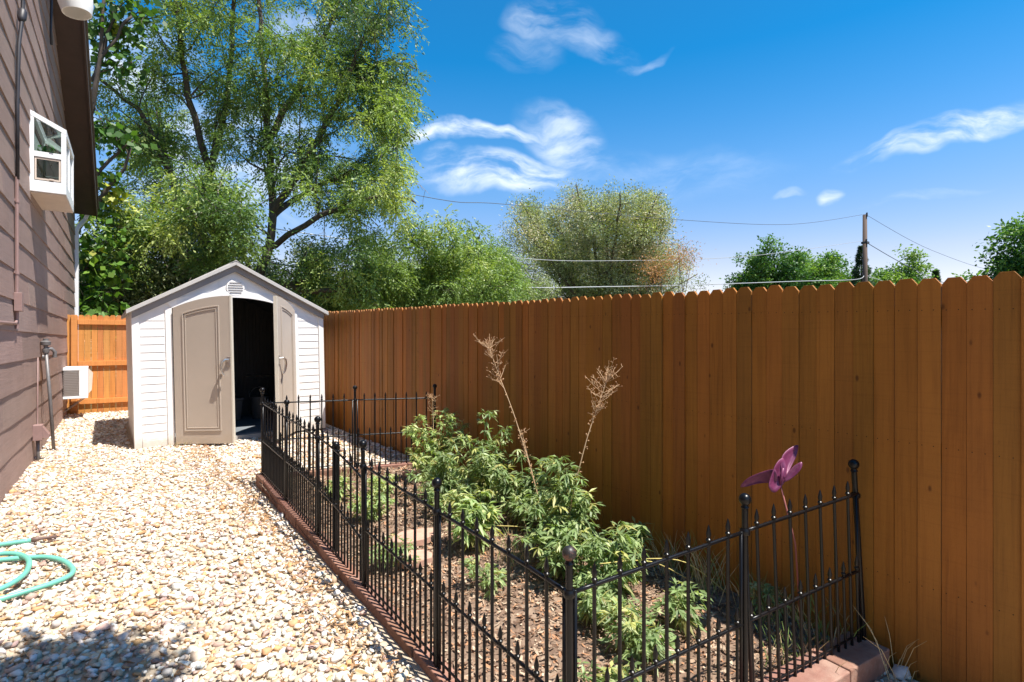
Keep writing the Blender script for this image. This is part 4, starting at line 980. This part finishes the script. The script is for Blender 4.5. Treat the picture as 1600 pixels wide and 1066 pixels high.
# the large locust behind the shed: limbs follow the ones one can see in the photo
B1 = (2.6, 17.3, .15); F1 = (2.65, 17.33, 3.6)
loc = [([B1, (2.62, 17.3, 2), F1], .21, .16), ([F1, (2.44, 17.5, 6.2), (2.8, 17.2, 8.2), (2.94, 17.1, 11.1), (3.1, 17.0, 12.8)], .12, .03),
       ([(2.7, 17.2, 2.2), (3.34, 16.2, 3.0), (3.69, 15.9, 4.9), (3.62, 16.0, 7.0), (3.4, 15.6, 8.3), (3.3, 15.6, 10.5), (3.3, 15.3, 12.3)], .14, .03),
       ([F1, (2.0, 17.5, 5.0), (1.45, 17.6, 6.1), (.72, 17.5, 7.6), (-.15, 17.5, 8.2)], .12, .035), ([(3.69, 15.9, 4.9), (4.3, 15.4, 6.2), (5.0, 15.0, 7.6), (5.6, 14.5, 9.4), (6.2, 14.3, 10.8)], .11, .035),
       ([(3.5, 16.1, 4.0), (4.58, 14.7, 4.8), (5.3, 13.8, 5.1), (6.0, 13.3, 5.3), (6.7, 13.4, 5.2)], .09, .03), ([(3.34, 16.2, 3.0), (4.2, 15.0, 2.9), (4.9, 14.2, 2.8), (6.2, 14.4, 2.9)], .09, .03),
       ([(2.44, 17.5, 6.2), (1.8, 16.8, 8.0), (1.5, 16.4, 9.9), (1.2, 16.2, 11.8)], .10, .03), ([(3.62, 16.0, 7.0), (4.6, 16.2, 9.0), (5.4, 16.2, 11.0), (5.8, 16.0, 12.5)], .10, .03),
       ([F1, (2.0, 18.5, 5.0), (1.6, 19.6, 6.6), (1.4, 20.3, 8.6)], .11, .03), ([(3.69, 15.9, 4.9), (4.8, 16.6, 5.9), (6.2, 17.0, 6.8), (7.3, 16.4, 7.6)], .10, .03),
       ([(2.65, 17.3, 3.4), (1.6, 17.0, 3.9), (.8, 16.8, 4.2), (.0, 16.8, 4.4)], .08, .03), ([(3.34, 16.2, 3.0), (2.8, 15.0, 3.7), (2.4, 14.4, 4.2), (1.8, 14.2, 4.6)], .07, .025),
       ([(5.0, 15.0, 7.6), (5.8, 14.6, 7.6), (6.7, 14.2, 7.4), (7.3, 14.0, 7.0)], .06, .02), ([(4.6, 16.2, 9.0), (5.6, 15.4, 9.2), (6.6, 14.6, 9.4), (7.2, 14.2, 9.2)], .06, .02)]
def keep_loc(p):
    xc = .803*p.x-.596*p.y; zc = .596*p.x+.803*p.y; a = xc/zc      # keeps the crown to the side of the house and out of the open sky
    e = (p.z-1.5)/zc
    lim = -.168 if e > .12 else -.168+(.12-e)*.9
    return a < lim + .012*math.sin(p.z*3.1) and p.z > 2.3 and not (a < -.79)
tree('locust_tree', 'tall locust tree with feathery leaves and bare dead twigs behind the shed', loc, 24, 2.0, 4, .30, LG, [.20, .30, .28, .12, .10], (.105, .040), 20, M['treeleaf'], dead=26, keep=keep_loc)
# second, lower locust to the right
B2 = (9.2, 15.6, .15)
def keep2(p):
    zc = .596*p.x+.803*p.y; a = (.803*p.x-.596*p.y)/zc; return p.z < 6.3 - max(0, (a+.12))*15
tree('young_locust_tree', 'lighter green locust crown filling the space between the big locust and the silvery tree', radial(B2, 5.4, 3.6, 14, .14, .25, .95, (-.6, .2)), 14, 1.3, 4, .32, [LG[1], LG[2], LG[3]], [.5, .4, .1], (.11, .042), 22, M['treeleaf'], keep=keep2)
# silvery Russian olive like tree on the right
OL = [(.31, .34, .21), (.24, .28, .14), (.42, .42, .28), (.50, .43, .32), (.33, .36, .08), (.16, .20, .09)]
def keep3(p):
    zc = .596*p.x+.803*p.y; a = (.803*p.x-.596*p.y)/zc; e = (p.z-1.5)/zc; u = (a+.05)/.425      # outline: broad dome, lower right shoulder
    top = float(np.interp(u, [0, .12, .3, .6, .75, .82, .9, 1.0], [.15, .25, .27, .29, .29, .17, .16, .08])); return e < top*(1+.05*math.sin(a*70)) and -.05 < a < .375
ol = radial((25.4, 24.7, .19), 12.8, 8.6, 34, .26, .14, 1.0)
tree('silvery_olive_tree', 'broad grey green tree with silvery leaves and dead twigs beyond the timber fence', ol, 24, 2.2, 4, .60, OL, [.26, .2, .2, .1, .1, .14], (.15, .055), 60, M['oliveleaf'], keep=keep3, droop=.1, up=.3, sprays=False, dead=60)
# two small rust coloured dead shoots on its right shoulder
for (a, e, lb) in ((.262, .128, 'lower rust orange patch of dead leaves on the right of the silvery tree'), (.305, .152, 'upper rust orange patch of dead leaves on the right of the silvery tree')):
    zc = 27.2; c = Vector((.803*a*zc+.596*zc, -.596*a*zc+.803*zc, 1.5+e*zc)); rt = Vector((c.x, c.y, .19)); root = empty('dead_sapling', rt, label=lb, cat='shrub', group='rust coloured dead shoots')
    mb = MB(); 
    for k in range(5): mb.tube([(rnd.uniform(-.1, .1), rnd.uniform(-.1, .1), 0), (rnd.gauss(0, .2), rnd.gauss(0, .2), (c.z-.19)*.6), (rnd.gauss(0, .5), rnd.gauss(0, .5), c.z-.19+rnd.gauss(0, .4))], [.03, .02, .006], 4)
    mb.build('stem', M['bark'], root); n = 1500; P = rng.normal(0, 1, (n, 3))*(.48, .48, .42)+np.array([0, 0, c.z-.19]); V, F, C = dia_quads(P, unit(rng.normal(0, 1, (n, 3))), rng.uniform(.06, .12, n), rng.uniform(.02, .05, n), np.array([[.46, .22, .11]])*rng.uniform(.7, 1.25, (n, 1)))
    np_mesh('foliage', V, F, M['oliveleaf'], root, C)
# grey green brush behind the shed and back fence
for i, (x, y, h, sp, lb) in enumerate(((.9, 18.6, 3.3, 1.7, 'grey green brush between house corner and shed'), (3.4, 20.2, 3.6, 2.1, 'grey green brush behind the left slope of the shed roof'), (6.6, 19.5, 3.6, 2.3, 'grey green brush right of the shed roof'),
                                       (9.2, 18.6, 3.4, 2.2, 'grey green brush behind the far end of the timber fence'), (12.0, 19.6, 3.6, 2.4, 'olive brush below the lighter green locust'), (14.8, 20.0, 3.4, 2.2, 'olive brush low at the left foot of the silvery tree'))):
    tree('brush', lb, radial((x, y, .17), h*1.12, sp, 16, .06, .10, 1.15), 10, 1.1, 4, .40, [OL[0], OL[1], OL[5], (.24, .25, .14)], [.35, .3, .15, .2], (.12, .055), 60, M['oliveleaf'], cat='shrub', group='brush beyond the fences', sprays=False, dead=6, droop=.0)
# catalpa like broad leaved tree near the house corner
def bigleaf_tree():
    pts_ = [(-1.25, 17.2, .17)]; b = Vector(pts_[0]); fk = b+Vector((.1, -.2, 2.6))
    limbs = [([b, b+Vector((0, -.1, 1.3)), fk], .16, .13), ([fk, fk+Vector((.2, -.5, 2.2)), (-.2, 15.7, 6.9), (.05, 15.45, 9.6)], .09, .025), ([(-.25, 15.75, 6.6), (-.1, 15.5, 7.6), (.30, 15.35, 8.6), (.55, 15.3, 9.1)], .05, .02), ([(-.2, 15.7, 7.4), (.1, 15.5, 8.4), (.2, 15.4, 9.9)], .05, .02), ([(-.5, 15.9, 4.6), (.1, 15.5, 5.6), (.55, 15.3, 6.1)], .05, .02), ([fk, (-.6, 16.2, 3.8), (0, 15.6, 4.8), (.5, 15.3, 5.9)], .08, .025), ([fk, (-.5, 16.0, 3.0), (-.12, 15.7, 3.5)], .06, .02),
             ([fk, (-.8, 16.0, 2.4), (-.2, 15.75, 2.2)], .05, .02), ([fk, (-1.4, 18, 5), (-1.2, 18.5, 7.4)], .09, .03)]
    def kp(p):
        zc = .596*p.x+.803*p.y; a = (.803*p.x-.596*p.y)/zc; e = (p.z-1.5)/zc
        if p.y < 15.15: return False
        if e > .46: return a < -.655
        if e > .40: return a < -.74
        if .14 < e: return a < -.665
        return a < -.70
    return tree('broadleaf_tree', 'dark green tree with large heart shaped leaves at the house corner', limbs, 13, 1.1, 4, .30, [(.07, .15, .035), (.11, .21, .04), (.18, .29, .05), (.42, .42, .06)], [.42, .36, .16, .06], (.20, .17), 10, M['treeleaf'], keep=kp, sprays=False, droop=.8, dead=6)
bigleaf_tree()
# far trees beyond the timber fence
def at(a, zc): return (.803*a*zc+.596*zc, -.596*a*zc+.803*zc, .19)
FG = [(.055, .13, .035), (.09, .19, .05), (.14, .25, .06), (.20, .30, .08)]
for (a, zc, h, sp, lb, pal) in ((.475, 46, 9.5, 2.6, 'dark green tree, tallest of the row left of the power pole', FG[:3]), (.55, 47, 8.6, 2.2, 'bright green tree in the row, second from the left before the pole', FG[1:]), (.585, 50, 8.0, 2.0, 'smaller green tree just left of the power pole', FG[1:]),
                                (.70, 46, 7.6, 2.2, 'light green tree just right of the power pole', FG[1:]), (.435, 48, 7.0, 2.0, 'low green tree at the left end of the far row', FG[:3]), (.985, 30, 7.8, 3.3, 'spreading green tree at the right edge above the timber fence', FG[:3])):
    tree('far_tree', lb, radial(at(a, zc), h*1.08, sp*1.15, 16, .14, .2), 12, 1.4, 4, .55, pal, [.4]*1+[.3]*(len(pal)-1), (.24, .14), 36, M['treeleaf'], group='far trees beyond the timber fence', sprays=False, droop=.2)
def conifer(a, zc, h, r, lb):
    b = Vector(at(a, zc)); root = empty('conifer_tree', b, label=lb, cat='tree', group='far conifers'); MB().tube([(0, 0, 0), (0, 0, h*.97)], [.18, .02], 7).build('trunk', M['bark'], root)
    n = 9000; z = rng.uniform(.12, 1, n)**.8; rr = r*(1-z)*(.45+.55*np.abs(np.sin(z*26)))*np.sqrt(rng.uniform(.15, 1, n)); th = rng.uniform(0, 6.283, n); P = np.stack([rr*np.cos(th), rr*np.sin(th), z*h - rr*.15], 1)
    D = unit(np.stack([np.cos(th), np.sin(th), rng.uniform(-.4, .5, n)], 1)); V, F, C = dia_quads(P, D, rng.uniform(.15, .35, n), rng.uniform(.04, .08, n), np.array([[.06, .10, .065]])*rng.uniform(.6, 1.5, (n, 1)))
    np_mesh('crown', V, F, M['oliveleaf'], root, C)
conifer(.635, 44, 8.9, 2.4, 'blue green conifer standing directly behind the power pole'); conifer(.77, 46, 7.2, 1.2, 'small pointed conifer top between the pole and the right tree'); conifer(.835, 44, 5.6, 2.2, 'dark low conifer at the left foot of the right edge tree')
# tree behind the viewer whose branch throws the shade on the near gravel
def keep5(p): return p.z > 3.3 and .596*p.x+.803*p.y < 1.0+(p.z-3.3)*.2
sh_l = [([(4.6, -4.6, -.1), (4.5, -4.5, 2.5)], .2, .16), ([(4.5, -4.5, 2.5), (3.4, -3.2, 4.2), (1.9, -.8, 5.2), (.75, .75, 5.45)], .12, .03)]
tree('shade_tree', 'leafy tree standing behind the viewer, its branch shading the near gravel', sh_l, 0, 1, 3, .3, LG[:3], [.4, .4, .2], (.085, .04), 10, M['treeleaf']) if False else None
root = empty('shade_tree', (4.6, -4.6, -.1), label='tree behind the viewer whose leafy branch shades the near left gravel', cat='tree')
mb = MB()
for pts_, r0, r1 in sh_l: mb.tube([Vector(p)-root.location for p in smooth_path(pts_, 5)], [r0+(r1-r0)*i/((len(pts_)-1)*5) for i in range((len(pts_)-1)*5+1)], 7)
cs = [Vector(c) for c in ((.98, .98, 5.1), (.80, .92, 5.1), (.55, .9, 5.15), (.15, .85, 5.2), (.8, .55, 5.2), (.35, .45, 5.2), (-.1, .5, 5.3), (.6, .2, 5.2), (.85, .25, 5.1), (.82, 1.24, 5.05))]
Ps = []
for c in cs:
    mb.tube([Vector((.9, .5, 5.4))-root.location, c-root.location], [.02, .008], 4); Ps.append(np.array((c-root.location)[:]) + rng.normal(0, .13, (420, 3)))
mb.build('trunk', M['bark'], root, smooth=True); P = np.concatenate(Ps); n = len(P)
V, F, C = dia_quads(P, unit(rng.normal(0, 1, (n, 3))*(1, 1, .4)), rng.uniform(.08, .13, n), rng.uniform(.05, .09, n), np.array([[.08, .16, .04]])*rng.uniform(.7, 1.3, (n, 1)), .3); np_mesh('crown', V, F, M['treeleaf'], root, C)

# ------------------------------------------------------------------ power pole and wires
pl = empty('power_pole', (44.46, 16.82, .19), label='dark wooden power pole rising behind the timber fence', cat='power pole')
under(MB().tube([(44.46, 16.82, .19), (44.44, 16.84, 10.66)], [.20, .14], 10).build('pole', M['pole'], smooth=True), pl)
mb = MB(); mb.box((44.2, 16.6, 8.55), (44.6, 17.0, 8.7)); mb.tube([(44.42, 16.7, 10.5), (44.42, 16.7, 10.8)], .06, 8); mb.tube([(44.2, 16.7, 8.6), (44.1, 16.6, 8.85)], .06, 8); under(mb.build('bracket', M['cable']), pl)
def wire(pts_, r, m, lb): tag(MB().tube(smooth_path(pts_, 8), r, 5).build('power_line', m, smooth=True), lb, 'power line', 'overhead lines')
wire([(44.4, 16.8, 10.7), (35, 17.5, 8.9), (24.2, 18.15, 7.9), (13.4, 18.4, 7.15), (9.1, 18.3, 6.85), (-4, 19, 7.6)], .013, M['wire'], 'thin upper power line running left from the top of the pole')
wire([(44.2, 17.0, 8.75), (30.8, 18.0, 6.55), (18.9, 18.3, 5.28), (13.7, 18.45, 4.98), (8.2, 18.8, 5.0), (-4, 19.6, 5.6)], .014, M['wirelight'], 'middle power line crossing in front of the silvery tree')
wire([(44.4, 16.85, 6.4), (43.2, 16.9, 5.9), (36, 17.4, 5.35), (26, 17.8, 4.55), (19, 18.1, 4.05), (13, 18.3, 3.72), (6, 18.6, 3.9), (-4, 19, 4.4)], .024, M['wirelight'], 'thick pale lowest cable just above the timber fence')
wire([(44.4, 16.8, 10.7), (52, 15, 8.6), (62, 12.5, 7.3), (75, 9, 8.0)], .014, M['wire'], 'thin upper power line running right from the pole top')
wire([(44.4, 16.8, 8.7), (48, 15.5, 7.2), (53, 14, 5.8), (60, 12, 4.6)], .025, M['wire'], 'lower power line dropping right from the pole bracket')
wire([(44.5, 16.8, 6.3), (49, 16, 5.6), (56, 15, 5.0)], .022, M['wirelight'], 'short pale cable leaving the pole low to the right')
